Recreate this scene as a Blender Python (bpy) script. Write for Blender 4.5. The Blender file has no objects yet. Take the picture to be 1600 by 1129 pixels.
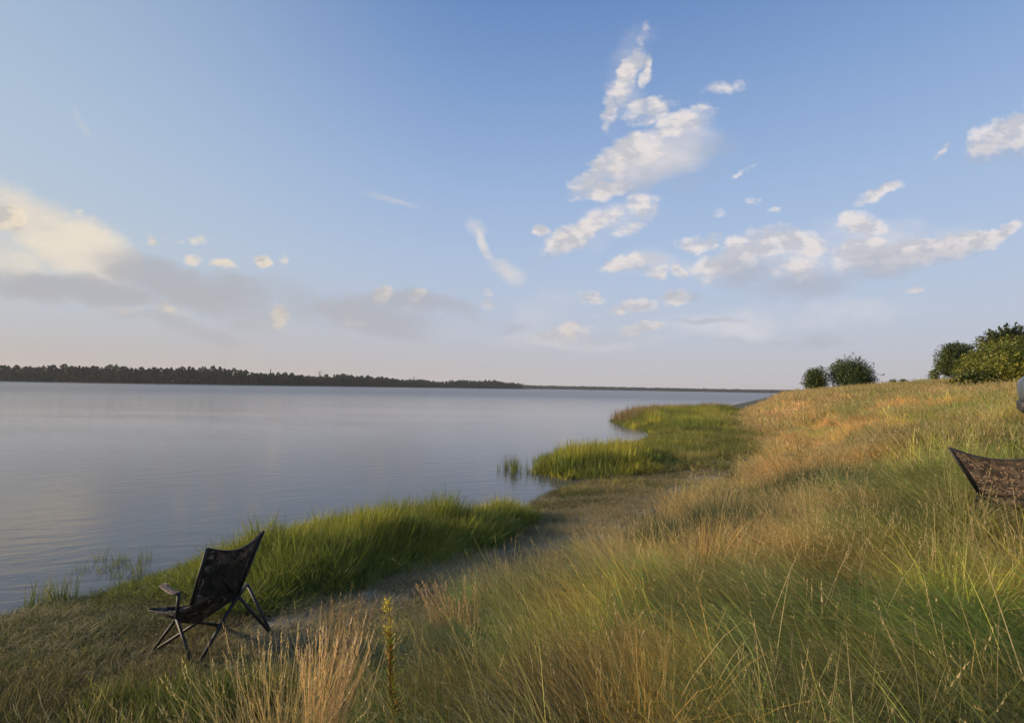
import bpy, bmesh, math, random
import numpy as np
from mathutils import Vector, Matrix, Euler

# ------------------------------------------------------------------ camera
SC = bpy.context.scene
COL = SC.collection
random.seed(7)
RNG = np.random.default_rng(11)
F = 780.0                      # focal length in pixels of the 1600 px wide photograph
CAM = np.array([0.0, 0.0, 2.3])
PITCH = math.radians(3.05); ROLL = math.radians(1.0)
fw = Vector((0, math.cos(PITCH), math.sin(PITCH)))
rt = (Matrix.Rotation(-ROLL, 3, fw) @ Vector((1, 0, 0))).normalized()
if rt.z < 0:
    rt = (Matrix.Rotation(ROLL, 3, fw) @ Vector((1, 0, 0))).normalized()
up = rt.cross(fw)
cam_d = bpy.data.cameras.new('camera'); cam = bpy.data.objects.new('camera', cam_d); COL.objects.link(cam)
M = Matrix((rt, up, -fw)).transposed().to_4x4(); M.translation = Vector(CAM)
cam.matrix_world = M
cam_d.sensor_width = 36; cam_d.lens = F / 1600 * 36
cam_d.clip_start = 0.05; cam_d.clip_end = 12000
SC.camera = cam

def ray(px, py):
    d = fw + rt * ((px - 800) / F) + up * ((564.5 - py) / F)
    return d / d.y                         # scaled so that its y is 1: multiply by the distance ahead
def at(px, py, Y):
    return Vector(CAM) + ray(px, py) * Y

# ------------------------------------------------------------------ sun and sky
SUN_AZ = math.radians(-84)      # from straight ahead, to the left
SUN_EL = math.radians(13)
sdir = Vector((math.sin(SUN_AZ) * math.cos(SUN_EL), math.cos(SUN_AZ) * math.cos(SUN_EL), math.sin(SUN_EL)))
sl = bpy.data.lights.new('sun', 'SUN'); so = bpy.data.objects.new('sun', sl); COL.objects.link(so)
sl.energy = 4.9; sl.angle = math.radians(0.6); sl.color = (1.0, 0.79, 0.54)
so.rotation_euler = (-sdir).to_track_quat('-Z', 'Y').to_euler()
so.location = sdir * 50

w = bpy.data.worlds.new('World'); SC.world = w; w.use_nodes = True
SC.view_settings.view_transform = 'Standard'; SC.view_settings.look = 'None'
SC.view_settings.exposure = 0.35; SC.view_settings.gamma = 1.0
SC.view_settings.use_curve_mapping = False
SC.cycles.max_bounces = 4; SC.cycles.diffuse_bounces = 2; SC.cycles.glossy_bounces = 2
SC.cycles.use_adaptive_sampling = True; SC.cycles.adaptive_threshold = 0.02
SC.cycles.transparent_max_bounces = 8; SC.cycles.volume_bounces = 0
SC.cycles.use_denoising = True

class G:
    """small helper to write node graphs"""
    def __init__(self, nt): self.nt = nt; self.n = nt.nodes; self.l = nt.links
    def put(self, sock, v):
        if isinstance(v, bpy.types.NodeSocket): self.l.new(v, sock)
        elif v is not None:
            if isinstance(v, (tuple, list)) and sock.type == 'RGBA' and len(v) == 3: v = (*v, 1)
            sock.default_value = v
    def math(self, op, a, b=None, c=None, clamp=False):
        m = self.n.new('ShaderNodeMath'); m.operation = op; m.use_clamp = clamp
        for i, v in enumerate((a, b, c)):
            if v is not None: self.put(m.inputs[i], v)
        return m.outputs[0]
    def vm(self, op, a, b=None, s=None):
        m = self.n.new('ShaderNodeVectorMath'); m.operation = op
        self.put(m.inputs[0], a)
        if b is not None: self.put(m.inputs[1], b)
        if s is not None: self.put(m.inputs['Scale'], s)
        return m.outputs['Value'] if op in ('LENGTH', 'DOT_PRODUCT') else m.outputs[0]
    def mix(self, f, a, b, mode='MIX'):
        m = self.n.new('ShaderNodeMix'); m.data_type = 'RGBA'; m.blend_type = mode; m.clamp_factor = True
        self.put(m.inputs[0], f); self.put(m.inputs[6], a); self.put(m.inputs[7], b); return m.outputs[2]
    def noise(self, v, scale, detail=4, rough=0.55, dist=0.0, dim='3D', lac=2.0):
        m = self.n.new('ShaderNodeTexNoise'); m.noise_dimensions = dim
        if v is not None: self.put(m.inputs['Vector'], v)
        self.put(m.inputs['Scale'], scale); m.inputs['Detail'].default_value = detail
        m.inputs['Roughness'].default_value = rough; m.inputs['Distortion'].default_value = dist
        m.inputs['Lacunarity'].default_value = lac
        return m.outputs['Fac'], m.outputs['Color']
    def ramp(self, f, stops, interp='LINEAR'):
        r = self.n.new('ShaderNodeValToRGB'); r.color_ramp.interpolation = interp
        e = r.color_ramp.elements
        while len(e) < len(stops): e.new(0.5)
        for i, (p, c) in enumerate(stops):
            e[i].position = p
            e[i].color = (*c, 1) if isinstance(c, (tuple, list)) else (c, c, c, 1)
        self.put(r.inputs[0], f); return r.outputs[0]
    def mr(self, v, a, b, c=0.0, d=1.0, smooth=True):
        m = self.n.new('ShaderNodeMapRange'); m.interpolation_type = 'SMOOTHSTEP' if smooth else 'LINEAR'
        self.put(m.inputs['Value'], v)
        for k, x in zip(('From Min', 'From Max', 'To Min', 'To Max'), (a, b, c, d)): self.put(m.inputs[k], x)
        return m.outputs[0]
    def comb(self, x, y, z=0.0):
        m = self.n.new('ShaderNodeCombineXYZ')
        for i, v in enumerate((x, y, z)): self.put(m.inputs[i], v)
        return m.outputs[0]
    def sep(self, v):
        m = self.n.new('ShaderNodeSeparateXYZ'); self.put(m.inputs[0], v); return m.outputs

def build_world():
    g = G(w.node_tree); g.n.clear()
    out = g.n.new('ShaderNodeOutputWorld'); bg = g.n.new('ShaderNodeBackground')
    sky = g.n.new('ShaderNodeTexSky'); sky.sky_type = 'NISHITA'; sky.sun_disc = False
    sky.sun_elevation = SUN_EL; sky.sun_rotation = SUN_AZ
    sky.air_density = 1.0; sky.dust_density = 1.2; sky.ozone_density = 2.2; sky.altitude = 100
    tc = g.n.new('ShaderNodeTexCoord')
    D = g.vm('NORMALIZE', tc.outputs['Generated'])
    x, y, z = g.sep(D)
    el = g.math('MAXIMUM', z, 0.0)
    # clear-sky colour: the sky model, its summer haze thickening towards the horizon
    hz = g.math('POWER', g.math('SUBTRACT', 1.0, el), 3.3)
    sunw = g.math('MULTIPLY_ADD', g.vm('DOT_PRODUCT', D, tuple(sdir)), 0.5, 0.5)
    warm = g.mr(sunw, 0.35, 1.0)
    base = g.mix(g.mr(el, 0.12, 0.70, 0, 1, False), (5.5, 8.5, 12.8), (1.05, 2.5, 6.1))
    base = g.mix(0.82, sky.outputs[0], base)
    hcol = g.mix(warm, (6.1, 5.7, 5.65), (5.9, 4.9, 4.15))
    col = g.mix(g.math('MULTIPLY', hz, 1.0), base, hcol)
    # veil towards the sun
    col = g.mix(g.math('MULTIPLY', g.mr(sunw, 0.62, 1.02), g.mr(el, 0.0, 0.22, 0.05, 0.5)), col, (6.2, 7.2, 7.3))
    clear = col
    # gnomonic coordinates ahead of the place for the clouds
    yy = g.math('MAXIMUM', y, 0.03)
    u = g.math('DIVIDE', x, yy); v = g.math('DIVIDE', z, yy)
    P = g.comb(u, v)
    n1, n1c = g.noise(P, 5.0, 3, 0.55)
    n2, n2c = g.noise(P, 22.0, 4, 0.6)
    Pw = g.vm('ADD', P, g.vm('SCALE', g.vm('SUBTRACT', n1c, (.5, .5, .5)), s=0.085))
    Pw = g.vm('ADD', Pw, g.vm('SCALE', g.vm('SUBTRACT', n2c, (.5, .5, .5)), s=0.030))
    def chain(a, P):           # evaluates the blobs a few at a time
        m = g.n.new('ShaderNodeVectorMath'); m.operation = 'MULTIPLY_ADD'
        g.put(m.inputs[0], a); g.put(m.inputs[1], (1e-9, 1e-9, 1e-9)); g.put(m.inputs[2], P); return m.outputs[0]
    def field(blobs, P, after=None):
        acc = None
        if after is not None: P = chain(after, P)
        for i, (cx, cy, rx, ry, rot, a) in enumerate(blobs):
            if i % 6 == 5: P = chain(acc, P)
            d = ray(cx, cy)
            m = g.n.new('ShaderNodeMapping'); m.vector_type = 'TEXTURE'
            g.put(m.inputs['Vector'], P)
            m.inputs['Location'].default_value = (d.x, d.z, 0)
            m.inputs['Rotation'].default_value = (0, 0, math.radians(rot))
            m.inputs['Scale'].default_value = (rx / F, ry / F, 1)
            q = g.vm('DOT_PRODUCT', m.outputs[0], m.outputs[0])
            r = g.math('MULTIPLY', g.math('SUBTRACT', 1.0, q, clamp=False), a)
            acc = r if acc is None else g.math('MAXIMUM', acc, r)
        return g.math('MAXIMUM', acc, -1.0)
    puffs = [
        (1008, 45, 13, 26, -12, .6), (992, 100, 20, 48, -22, .8), (1018, 108, 9, 30, -4, .6), (950, 165, 17, 48, -8, .8), (975, 135, 34, 20, 45, .8), (1010, 150, 40, 8, 12, .6),
        (1065, 190, 62, 26, 14, .95), (1020, 165, 55, 24, 20, .7), (985, 235, 80, 34, 33, 1.0), (930, 270, 62, 28, 36, 1.0), (945, 292, 48, 17, 12, 1.0),
        (1000, 322, 36, 26, 20, 1.0), (925, 345, 62, 20, 28, 1.0), (880, 375, 44, 26, 40, 1.0), (975, 360, 36, 14, 20, .7), (846, 360, 13, 9, 0, .8),
        (1100, 376, 45, 20, 6, 1.1), (985, 412, 60, 17, 10, .9), (1025, 430, 25, 17, 0, .9), (1060, 425, 20, 12, 0, .9),
        (1150, 402, 95, 26, 20, 1.05), (1220, 372, 50, 24, 12, .9), (1205, 358, 40, 14, 20, .8), (1250, 425, 60, 24, 0, 1.0), (1265, 385, 34, 30, 0, .85),
        (1345, 358, 44, 26, 4, 1.1), (1350, 405, 70, 36, 6, 1.1), (1420, 395, 62, 30, 12, 1.0), (1490, 378, 95, 22, 14, 1.05), (1560, 358, 50, 14, 14, 1.0),
        (1374, 302, 40, 11, 28, .75), (1590, 205, 85, 30, 24, 1.25), (1655, 190, 95, 50, 20, 1.2), (1464, 232, 36, 6, 34, .55), (1162, 264, 26, 6, 30, .5),
        (1130, 135, 40, 14, 10, .35), (1205, 330, 14, 6, 10, .5), (1178, 316, 10, 8, 0, .45), (1130, 325, 14, 10, -40, .35),
        (925, 470, 30, 14, -8, .9), (985, 485, 48, 13, 8, .9), (1050, 467, 34, 15, 22, .8), (870, 518, 62, 15, 6, .85), (1005, 515, 40, 8, 4, .8), (1430, 456, 16, 6, 10, .4),
        (435, 490, 21, 22, 40, 1.0), (404, 413, 16, 14, -20, 1.0), (438, 414, 11, 8, 0, .45), (352, 416, 26, 10, -24, .85), (306, 396, 17, 11, 0, .75), (232, 374, 17, 12, -30, .8),
        (320, 371, 20, 8, -20, .6), (262, 364, 14, 5, 0, .45), (288, 366, 9, 5, 0, .4), (130, 345, 40, 9, -28, .45),
        (600, 459, 18, 18, 0, 1.0), (654, 465, 13, 12, 0, .9), (758, 470, 12, 15, 0, .75), (652, 482, 20, 7, 0, .6), (560, 502, 24, 9, 0, .6), (535, 482, 9, 9, 0, .5),
        (20, 335, 44, 24, -20, 1.0), (210, 400, 10, 6, 0, .3), (190, 480, 60, 12, -8, .5), (255, 482, 40, 12, 0, .5), (380, 480, 20, 8, 0, .3),
    ]
    soft = [   # smooth lit cloud and thin veils
        (60, 345, 120, 46, -38, 1.1), (110, 385, 130, 50, -18, 1.3), (185, 405, 45, 16, -20, .6), (20, 410, 100, 36, 0, .8),
        (-60, 380, 130, 70, 0, .9), (755, 385, 58, 9, -62, .75), (790, 428, 40, 22, -25, .75), (740, 355, 18, 20, 30, .4), (610, 310, 55, 9, -14, .4),
        (1030, 235, 110, 52, 25, 1.0), (985, 120, 40, 95, -16, .32), (1220, 398, 150, 44, 10, .5), (1390, 385, 150, 44, 12, .5), (945, 350, 95, 34, 25, .35), (1000, 415, 70, 24, 5, .3), (860, 480, 60, 30, 20, .25), (130, 190, 40, 8, -60, .2),
        (900, 530, 170, 14, 0, .35), (1210, 500, 260, 26, 5, .35),
    ]
    grey = [   # shaded undersides and flat grey sheets
        (290, 440, 175, 38, -14, 1.0), (110, 450, 210, 28, -4, 1.1), (360, 470, 90, 26, -20, .7), (260, 500, 120, 16, -8, .45), (480, 480, 90, 30, -18, .5),
        (570, 490, 135, 28, -6, .95), (640, 475, 110, 18, -8, .9), (610, 512, 100, 12, -4, .55), (700, 490, 60, 10, -10, .4), (800, 510, 40, 9, 0, .35),
        (1165, 428, 60, 26, 0, .7), (1260, 450, 100, 22, 6, .75), (1370, 425, 90, 22, 14, .7), (1450, 402, 80, 13, 14, .5),
        (1075, 250, 60, 34, 10, .3), (1000, 265, 60, 26, 24, .35), (990, 428, 40, 11, 0, .4), (1065, 462, 40, 9, 10, .5), (1100, 500, 60, 5, 6, .45), (1180, 526, 70, 7, 2, .35), (1280, 530, 50, 8, 0, .35),
        (900, 524, 90, 12, 0, .4), (870, 392, 44, 12, 30, .35), (1600, 226, 90, 16, 14, .4),
    ]
    # lumpy edges: noise added to the field
    def streak(off):
        m = g.n.new('ShaderNodeMapping'); m.inputs['Rotation'].default_value = (0, 0, math.radians(-24)); m.inputs['Scale'].default_value = (.62, 1.15, 1); m.inputs['Location'].default_value = (*off, 0)
        g.put(m.inputs['Vector'], P); return m.outputs[0]
    e1, _ = g.noise(streak((0, 0)), 15.0, 6, 0.58)
    e2, _ = g.noise(g.vm('MULTIPLY', P, (0.55, 1.3, 1)), 9.0, 5, 0.6)
    e4, _ = g.noise(P, 46.0, 4, 0.6)
    fp = field(puffs, Pw)
    dp = g.math('ADD', fp, g.math('ADD', g.math('MULTIPLY_ADD', e1, 2.6, -1.42), g.math('MULTIPLY_ADD', e4, 1.1, -.55)))
    ap = g.mr(dp, -0.16, 0.85)
    fs = field(soft, g.vm('ADD', P, g.vm('SCALE', g.vm('SUBTRACT', n1c, (.5, .5, .5)), s=0.09)), dp)
    as_ = g.math('MULTIPLY', g.mr(g.math('ADD', fs, g.math('MULTIPLY_ADD', e2, 1.0, -0.5)), -0.15, 1.1), 0.8)
    fg = field(grey, g.vm('ADD', P, g.vm('SCALE', g.vm('SUBTRACT', n1c, (.5, .5, .5)), s=0.12)), fs)
    ag = g.math('MULTIPLY', g.mr(g.math('ADD', fg, g.math('MULTIPLY_ADD', e1, 1.7, -0.85)), -0.3, 0.95), 0.8)
    # clouds elsewhere in the sky, of the same kind, for reflections and light from the sides
    side = g.mr(g.math('ABSOLUTE', u), 1.1, 1.5)
    zz = g.math('MAXIMUM', z, 0.05)
    gen, _ = g.noise(g.comb(g.math('DIVIDE', x, zz), g.math('DIVIDE', y, zz)), 0.9, 5, 0.6)
    ge = g.math('MULTIPLY', g.math('MULTIPLY', g.mr(gen, 0.56, 0.74), side), g.mr(z, 0.03, 0.15))
    lit = g.mix(warm, (10.2, 9.3, 8.9), (10.8, 9.2, 6.8))
    shade = g.mix(warm, (4.7, 5.2, 6.3), (4.7, 4.9, 5.4))
    n3, _ = g.noise(streak((.010, -.014)), 15.0, 6, 0.58)
    rel = g.mr(g.math('SUBTRACT', e1, n3), -0.10, 0.09)
    core = g.math('MULTIPLY', g.mr(dp, 0.1, 1.1), 0.35)
    pc = g.mix(g.math('SUBTRACT', rel, core, clamp=True), g.mix(0.30, shade, lit), lit)
    farh = g.mr(el, 0.02, 0.30, 0.55, 0.0)
    pc = g.mix(farh, pc, hcol)
    col = g.mix(as_, col, g.mix(g.mr(e2, 0.35, 0.62), g.mix(0.55, shade, lit), g.mix(0.12, lit, shade)))
    col = g.mix(ag, col, g.mix(g.mr(el, 0.0, 0.35, 0.35, 0.0), shade, hcol))
    pc = g.mix(g.math('MULTIPLY', ag, .75), pc, shade)
    col = g.mix(g.math('MULTIPLY', ap, 0.94), col, pc)
    below = g.mr(z, -0.05, 0.0)
    col = g.mix(below, (2.2, 2.2, 2.0), col)
    g.put(bg.inputs['Color'], col); bg.inputs['Strength'].default_value = 0.069
    # the rest of the sky (behind, overhead, to the sides) carries on with the same kind of cloud
    rest = g.mix(ge, clear, g.mix(0.35, lit, shade))
    rest = g.mix(below, (2.2, 2.2, 2.0), rest)
    bg2 = g.n.new('ShaderNodeBackground'); g.put(bg2.inputs['Color'], rest); bg2.inputs['Strength'].default_value = 0.069
    ahead = g.math('MULTIPLY', g.math('MULTIPLY', g.math('GREATER_THAN', y, 0.3), g.math('GREATER_THAN', z, 0.0)), g.math('MULTIPLY', g.math('LESS_THAN', g.math('ABSOLUTE', u), 1.45), g.math('LESS_THAN', v, 0.95)))
    mx = g.n.new('ShaderNodeMixShader'); g.put(mx.inputs[0], ahead)
    g.l.new(bg2.outputs[0], mx.inputs[1]); g.l.new(bg.outputs[0], mx.inputs[2]); g.l.new(mx.outputs[0], out.inputs[0])
build_world()
w.cycles.sampling_method = 'MANUAL'; w.cycles.sample_map_resolution = 512

# ------------------------------------------------------------------ tagging and mesh helpers
def tag(o, label=None, cat=None, group=None, kind=None):
    if label: o['label'] = label
    if cat: o['category'] = cat
    if group: o['group'] = group
    if kind: o['kind'] = kind
    return o
def mesh_obj(name, V, Fc, mat, parent=None, smooth=True, attrs=None):
    me = bpy.data.meshes.new(name)
    me.from_pydata([tuple(v) for v in V], [], Fc) if not isinstance(V, np.ndarray) else fill(me, V, Fc)
    if mat: me.materials.append(mat)
    if smooth: me.shade_smooth()
    for k, (typ, dom, data) in (attrs or {}).items():
        a = me.attributes.new(k, typ, dom)
        a.data.foreach_set({'FLOAT': 'value', 'FLOAT_COLOR': 'color', 'FLOAT_VECTOR': 'vector', 'INT': 'value'}[typ], np.ascontiguousarray(data).ravel())
    me.update()
    o = bpy.data.objects.new(name, me); COL.objects.link(o)
    if parent: o.parent = parent
    return o
def fill(me, V, Fc):
    """fast numpy fill; Fc is an (n,k) int array"""
    Fc = np.asarray(Fc)
    me.vertices.add(len(V)); me.vertices.foreach_set('co', V.astype(np.float32).ravel())
    if len(Fc):
        k = Fc.shape[1]
        me.loops.add(Fc.size); me.loops.foreach_set('vertex_index', Fc.astype(np.int32).ravel())
        me.polygons.add(len(Fc)); me.polygons.foreach_set('loop_start', np.arange(0, Fc.size, k, dtype=np.int32))
    me.update(calc_edges=True); me.validate()
def empty(name, loc, label, cat, group=None):
    o = bpy.data.objects.new(name, None); COL.objects.link(o); o.location = loc; o.empty_display_size = .2
    return tag(o, label, cat, group)

class MB:
    """collects tubes, boxes, sheets into one mesh, coordinates relative to an origin"""
    def __init__(self, org=(0, 0, 0)): self.V = []; self.F = []; self.o = Vector(org)
    def tube(self, pts, rad, n=8, cap=True):
        pts = [Vector(p) - self.o for p in pts]
        if not isinstance(rad, (list, tuple)): rad = [rad] * len(pts)
        b = len(self.V); prev = None
        for i, p in enumerate(pts):
            t = (pts[min(i + 1, len(pts) - 1)] - pts[max(i - 1, 0)]).normalized()
            a = prev if prev is not None else (Vector((0, 0, 1)) if abs(t.z) < .9 else Vector((1, 0, 0)))
            a = (a - t * a.dot(t)).normalized(); c = t.cross(a); prev = a
            for k in range(n):
                th = 2 * math.pi * k / n
                self.V.append(p + (a * math.cos(th) + c * math.sin(th)) * rad[i])
        for i in range(len(pts) - 1):
            for k in range(n):
                k2 = (k + 1) % n
                self.F.append((b + i * n + k, b + i * n + k2, b + (i + 1) * n + k2, b + (i + 1) * n + k))
        if cap:
            self.F.append(tuple(b + k for k in range(n))[::-1]); self.F.append(tuple(b + (len(pts) - 1) * n + k for k in range(n)))
        return self
    def grid(self, fn, nu, nv, thick=0.0):
        """sheet fn(u,v) -> point, optional thickness"""
        b = len(self.V)
        P = [[Vector(fn(i / nu, j / nv)) - self.o for j in range(nv + 1)] for i in range(nu + 1)]
        layers = [P]
        if thick:
            Q = []
            for i in range(nu + 1):
                r = []
                for j in range(nv + 1):
                    du = P[min(i + 1, nu)][j] - P[max(i - 1, 0)][j]; dv = P[i][min(j + 1, nv)] - P[i][max(j - 1, 0)]
                    r.append(P[i][j] - du.cross(dv).normalized() * thick)
                Q.append(r)
            layers.append(Q)
        m = nv + 1
        for L in layers:
            for r in L: self.V += r
        for i in range(nu):
            for j in range(nv):
                q = (b + i * m + j, b + (i + 1) * m + j, b + (i + 1) * m + j + 1, b + i * m + j + 1)
                self.F.append(q)
                if thick:
                    o = (nu + 1) * m; self.F.append(tuple(k + o for k in q[::-1]))
        if thick:
            o = (nu + 1) * m
            ring = [i * m for i in range(nu + 1)] + [nu * m + j for j in range(1, nv + 1)] + [i * m + nv for i in range(nu - 1, -1, -1)] + [j for j in range(nv - 1, 0, -1)]
            for a, c in zip(ring, ring[1:] + ring[:1]): self.F.append((b + a, b + a + o, b + c + o, b + c))
        return self
    def build(self, name, mat, parent=None, smooth=True):
        return mesh_obj(name, self.V, self.F, mat, parent, smooth)

# numpy noise
_perm = RNG.random((256, 256))
def vnoise(x, y):
    xi = np.floor(x).astype(int); yi = np.floor(y).astype(int); fx = x - xi; fy = y - yi
    fx = fx * fx * (3 - 2 * fx); fy = fy * fy * (3 - 2 * fy)
    a = _perm[xi % 256, yi % 256]; b = _perm[(xi + 1) % 256, yi % 256]; c = _perm[xi % 256, (yi + 1) % 256]; d = _perm[(xi + 1) % 256, (yi + 1) % 256]
    return (a * (1 - fx) + b * fx) * (1 - fy) + (c * (1 - fx) + d * fx) * fy
def fbm(x, y, o=4):
    s = 0; a = .5; t = 0
    for i in range(o):
        s = s + a * vnoise(x + 17.3 * i, y - 9.1 * i); t += a; x = x * 2.03; y = y * 2.03; a *= .5
    return s / t
def sstep(a, b, x):
    t = np.clip((x - a) / (b - a), 0, 1); return t * t * (3 - 2 * t)

# ------------------------------------------------------------------ lie of the land
LAKE = np.array([(-4.9, 4.8), (-4.5, 5.4), (-4.0, 6.1), (-3.3, 7.1), (-2.9, 7.7), (-1.7, 8.4), (-.6, 8.8), (.3, 9.3), (.5, 10.0), (1.17, 11.4), (1.95, 12.6),
    (1.5, 13.2), (1.0, 13.9), (1.3, 15.6), (3.0, 17.6), (4.6, 18.8), (5.4, 21.5), (7.3, 25.2), (8.0, 29), (7.8, 33), (8.5, 38), (11, 44), (15, 49), (24, 60), (40, 90),
    (90, 180), (300, 560), (1300, 2250), (900, 2330), (500, 2280), (100, 2200), (60, 1700), (50, 1320), (-30, 1180), (-135, 1050), (-218, 850), (-250, 700), (-275, 590),
    (-400, 525), (-500, 487), (-580, 400), (-620, 200), (-500, -40), (-220, -60), (-110, -18), (-78, 6), (-62, 12), (-46, 7), (-32, -2), (-16, -2), (-9, 1), (-6.3, 3.4)], float)
FOOT = np.array([(-30, -60), (-4.5, -14), (-3.0, -3), (-2.5, 1), (-1.75, 2.9), (-.45, 4.8), (1.0, 6.3), (2.9, 8.5), (5.0, 11.2), (7.5, 14.6), (12.6, 25), (18.5, 39), (28, 58), (46, 90), (100, 185), (320, 570)], float)
def seg_dist(x, y, A, closed):
    d2 = np.full(x.shape, 1e18); side = np.zeros(x.shape)
    n = len(A); inside = np.zeros(x.shape, bool)
    for i in range(n if closed else n - 1):
        ax, ay = A[i]; bx, by = A[(i + 1) % n]; ex, ey = bx - ax, by - ay
        t = np.clip(((x - ax) * ex + (y - ay) * ey) / (ex * ex + ey * ey), 0, 1)
        q = (x - ax - t * ex) ** 2 + (y - ay - t * ey) ** 2
        m = q < d2; d2 = np.where(m, q, d2)
        side = np.where(m, np.sign(ex * (y - ay) - ey * (x - ax)), side)
        if closed:
            with np.errstate(divide='ignore', invalid='ignore'):
                c = ((ay > y) != (by > y)) & (x < (bx - ax) * (y - ay) / (by - ay + 1e-30) + ax)
            inside ^= c
    d = np.sqrt(d2)
    return (np.where(inside, -d, d) if closed else -side * d)
TP = np.array([(0, 0, .72), (-1, 2.5, .5), (.5, 3, .62), (2, 1.5, .8), (2, 5, .72), (4.6, 5, .98), (3.5, 3.6, .9), (1.9, 7, .42), (9.7, 9.5, 1.66), (11.5, 7.5, 1.75), (7, 7.5, 1.4), (4, 9, .8), (6.5, 12, .95),
    (9, 14, 1.2), (15.4, 30, 1.1), (14, 20, 1.55), (20, 30, 1.9), (25, 25, 2.5), (20, 14, 2.6), (31, 60, 1.8), (41, 60, 2.35), (41, 54, 2.9), (38, 45, 3.35), (33, 32, 3.1), (27, 42, 2.3),
    (80, 60, 4.0), (100, 150, 2.8), (60, 100, 1.9), (160, 300, 1.5), (30, -30, 3.0), (0, -30, 2.0), (60, 0, 4.2), (0, -10, 1.2), (300, 500, 2), (500, 0, 4), (-20, -80, 2), (2000, 2000, 3), (2000, -2000, 3), (-1000, -2000, 3)])
def _k(r): return np.sqrt(r * r + 9.0)
_A = _k(np.hypot(TP[:, None, 0] - TP[None, :, 0], TP[:, None, 1] - TP[None, :, 1])); _W = np.linalg.solve(_A + np.eye(len(TP)) * 1e-3, TP[:, 2] - 1.5)
def bank_h(x, y):
    s = np.full(x.shape, 1.5)
    for (a, b, _), wt in zip(TP, _W): s = s + wt * _k(np.hypot(x - a, y - b))
    return np.clip(s, .2, 6)
def lay(x, y):
    """height of the ground, distance inland from the water, distance up from the foot of the bank"""
    x = np.asarray(x, float); y = np.asarray(y, float)
    s = seg_dist(x, y, LAKE, True) + (fbm(x * .9, y * .9, 3) - .5) * .7
    b = seg_dist(x, y, FOOT, False) + (fbm(x * .7 + 9, y * .7, 3) - .5) * .6
    near = np.hypot(x, y) < 400
    far_land = (np.hypot(x, y) > 300) | (x < -25)
    zb = np.where(s > 0, .26 * (1 - np.exp(-s / 1.6)) , np.maximum(-.10 * -s - .01, -2.0))
    zf = 1.5 * (1 - np.exp(-np.maximum(s, 0) / 12))
    t = sstep(-.1, 3.9, b)
    z = zb + t * np.maximum(bank_h(x, y) - .26, 0) * (s > 0)
    z = np.where(far_land & (s > 0) & (b < 5), np.maximum(zb, zf), z)
    hum = (fbm(x * 1.1, y * 1.1, 3) - .5) * .20 * sstep(0, 1.5, b) * (np.hypot(x, y) < 120) + (fbm(x * 5, y * 5, 3) - .5) * .035 * (s > .1)
    return z + hum, s, b
def gz(x, y):
    return float(lay(np.array([x]), np.array([y]))[0][0])
def ground_hit(px, py):
    d = ray(px, py); t = .8
    while t < 400:
        p = Vector(CAM) + d * t
        if p.z <= gz(p.x, p.y): return Vector((p.x, p.y, gz(p.x, p.y)))
        t *= 1.01
    return Vector(CAM) + d * t

# ------------------------------------------------------------------ materials
def mat(name):
    m = bpy.data.materials.new(name); m.use_nodes = True; m.node_tree.nodes.clear(); g = G(m.node_tree)
    o = g.n.new('ShaderNodeOutputMaterial'); return m, g, o
def princ(g, o, color, rough=.6, **kw):
    p = g.n.new('ShaderNodeBsdfPrincipled'); g.put(p.inputs['Base Color'], color); g.put(p.inputs['Roughness'], rough)
    for k, v in kw.items(): g.put(p.inputs[k.replace('_', ' ')], v)
    if o: g.l.new(p.outputs[0], o.inputs[0])
    return p
def bump(g, h, strength, dist=.02):
    b = g.n.new('ShaderNodeBump'); g.put(b.inputs['Height'], h); g.put(b.inputs['Strength'], strength); g.put(b.inputs['Distance'], dist); return b.outputs[0]
def attr(g, name, typ='GEOMETRY'):
    a = g.n.new('ShaderNodeAttribute'); a.attribute_name = name; a.attribute_type = typ; return a.outputs
def plain(name, c, rough=.6, metal=0.0, var=.15, scale=30, bmp=.15):
    m, g, o = mat(name); tc = g.n.new('ShaderNodeTexCoord')
    n, _ = g.noise(tc.outputs['Object'], scale, 4)
    col = g.mix(n, tuple(k * (1 - var) for k in c), tuple(min(1, k * (1 + var)) for k in c))
    princ(g, o, col, rough, Metallic=metal, Normal=bump(g, n, bmp, .003)); return m

def ground_mat():
    m, g, o = mat('ground_soil'); geo = g.n.new('ShaderNodeNewGeometry'); P = geo.outputs['Position']
    n1, _ = g.noise(P, 1.3, 6, .6); n2, _ = g.noise(P, 9, 6, .65); n3, _ = g.noise(P, 60, 4, .6)
    st, _ = g.noise(g.vm('MULTIPLY', P, (3, 14, 1)), 1.6, 5, .65)
    sand = g.mix(n2, (.17, .15, .115), (.33, .295, .235))
    soil = g.mix(n1, (.04, .036, .02), (.105, .085, .05))
    grassy = g.mix(n2, (.035, .045, .014), (.10, .09, .035))
    bare = attr(g, 'bare')['Fac']; wet = attr(g, 'wet')['Fac']
    c = g.mix(g.mr(g.math('ADD', n2, g.math('MULTIPLY_ADD', bare, 1.2, -1.1)), .1, .55), g.mix(g.mr(n1, .4, .62), soil, grassy), sand)
    c = g.mix(g.math('MULTIPLY', g.mr(st, .5, .68), .35), c, (.20, .17, .12))
    c = g.mix(wet, c, (.035, .03, .022))
    h = g.math('ADD', g.math('MULTIPLY', n2, .7), g.math('MULTIPLY', n3, .35))
    princ(g, o, c, g.mix(wet, (.9, .9, .9), (.45, .45, .45)), Normal=bump(g, h, .8, .04)); return m

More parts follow.
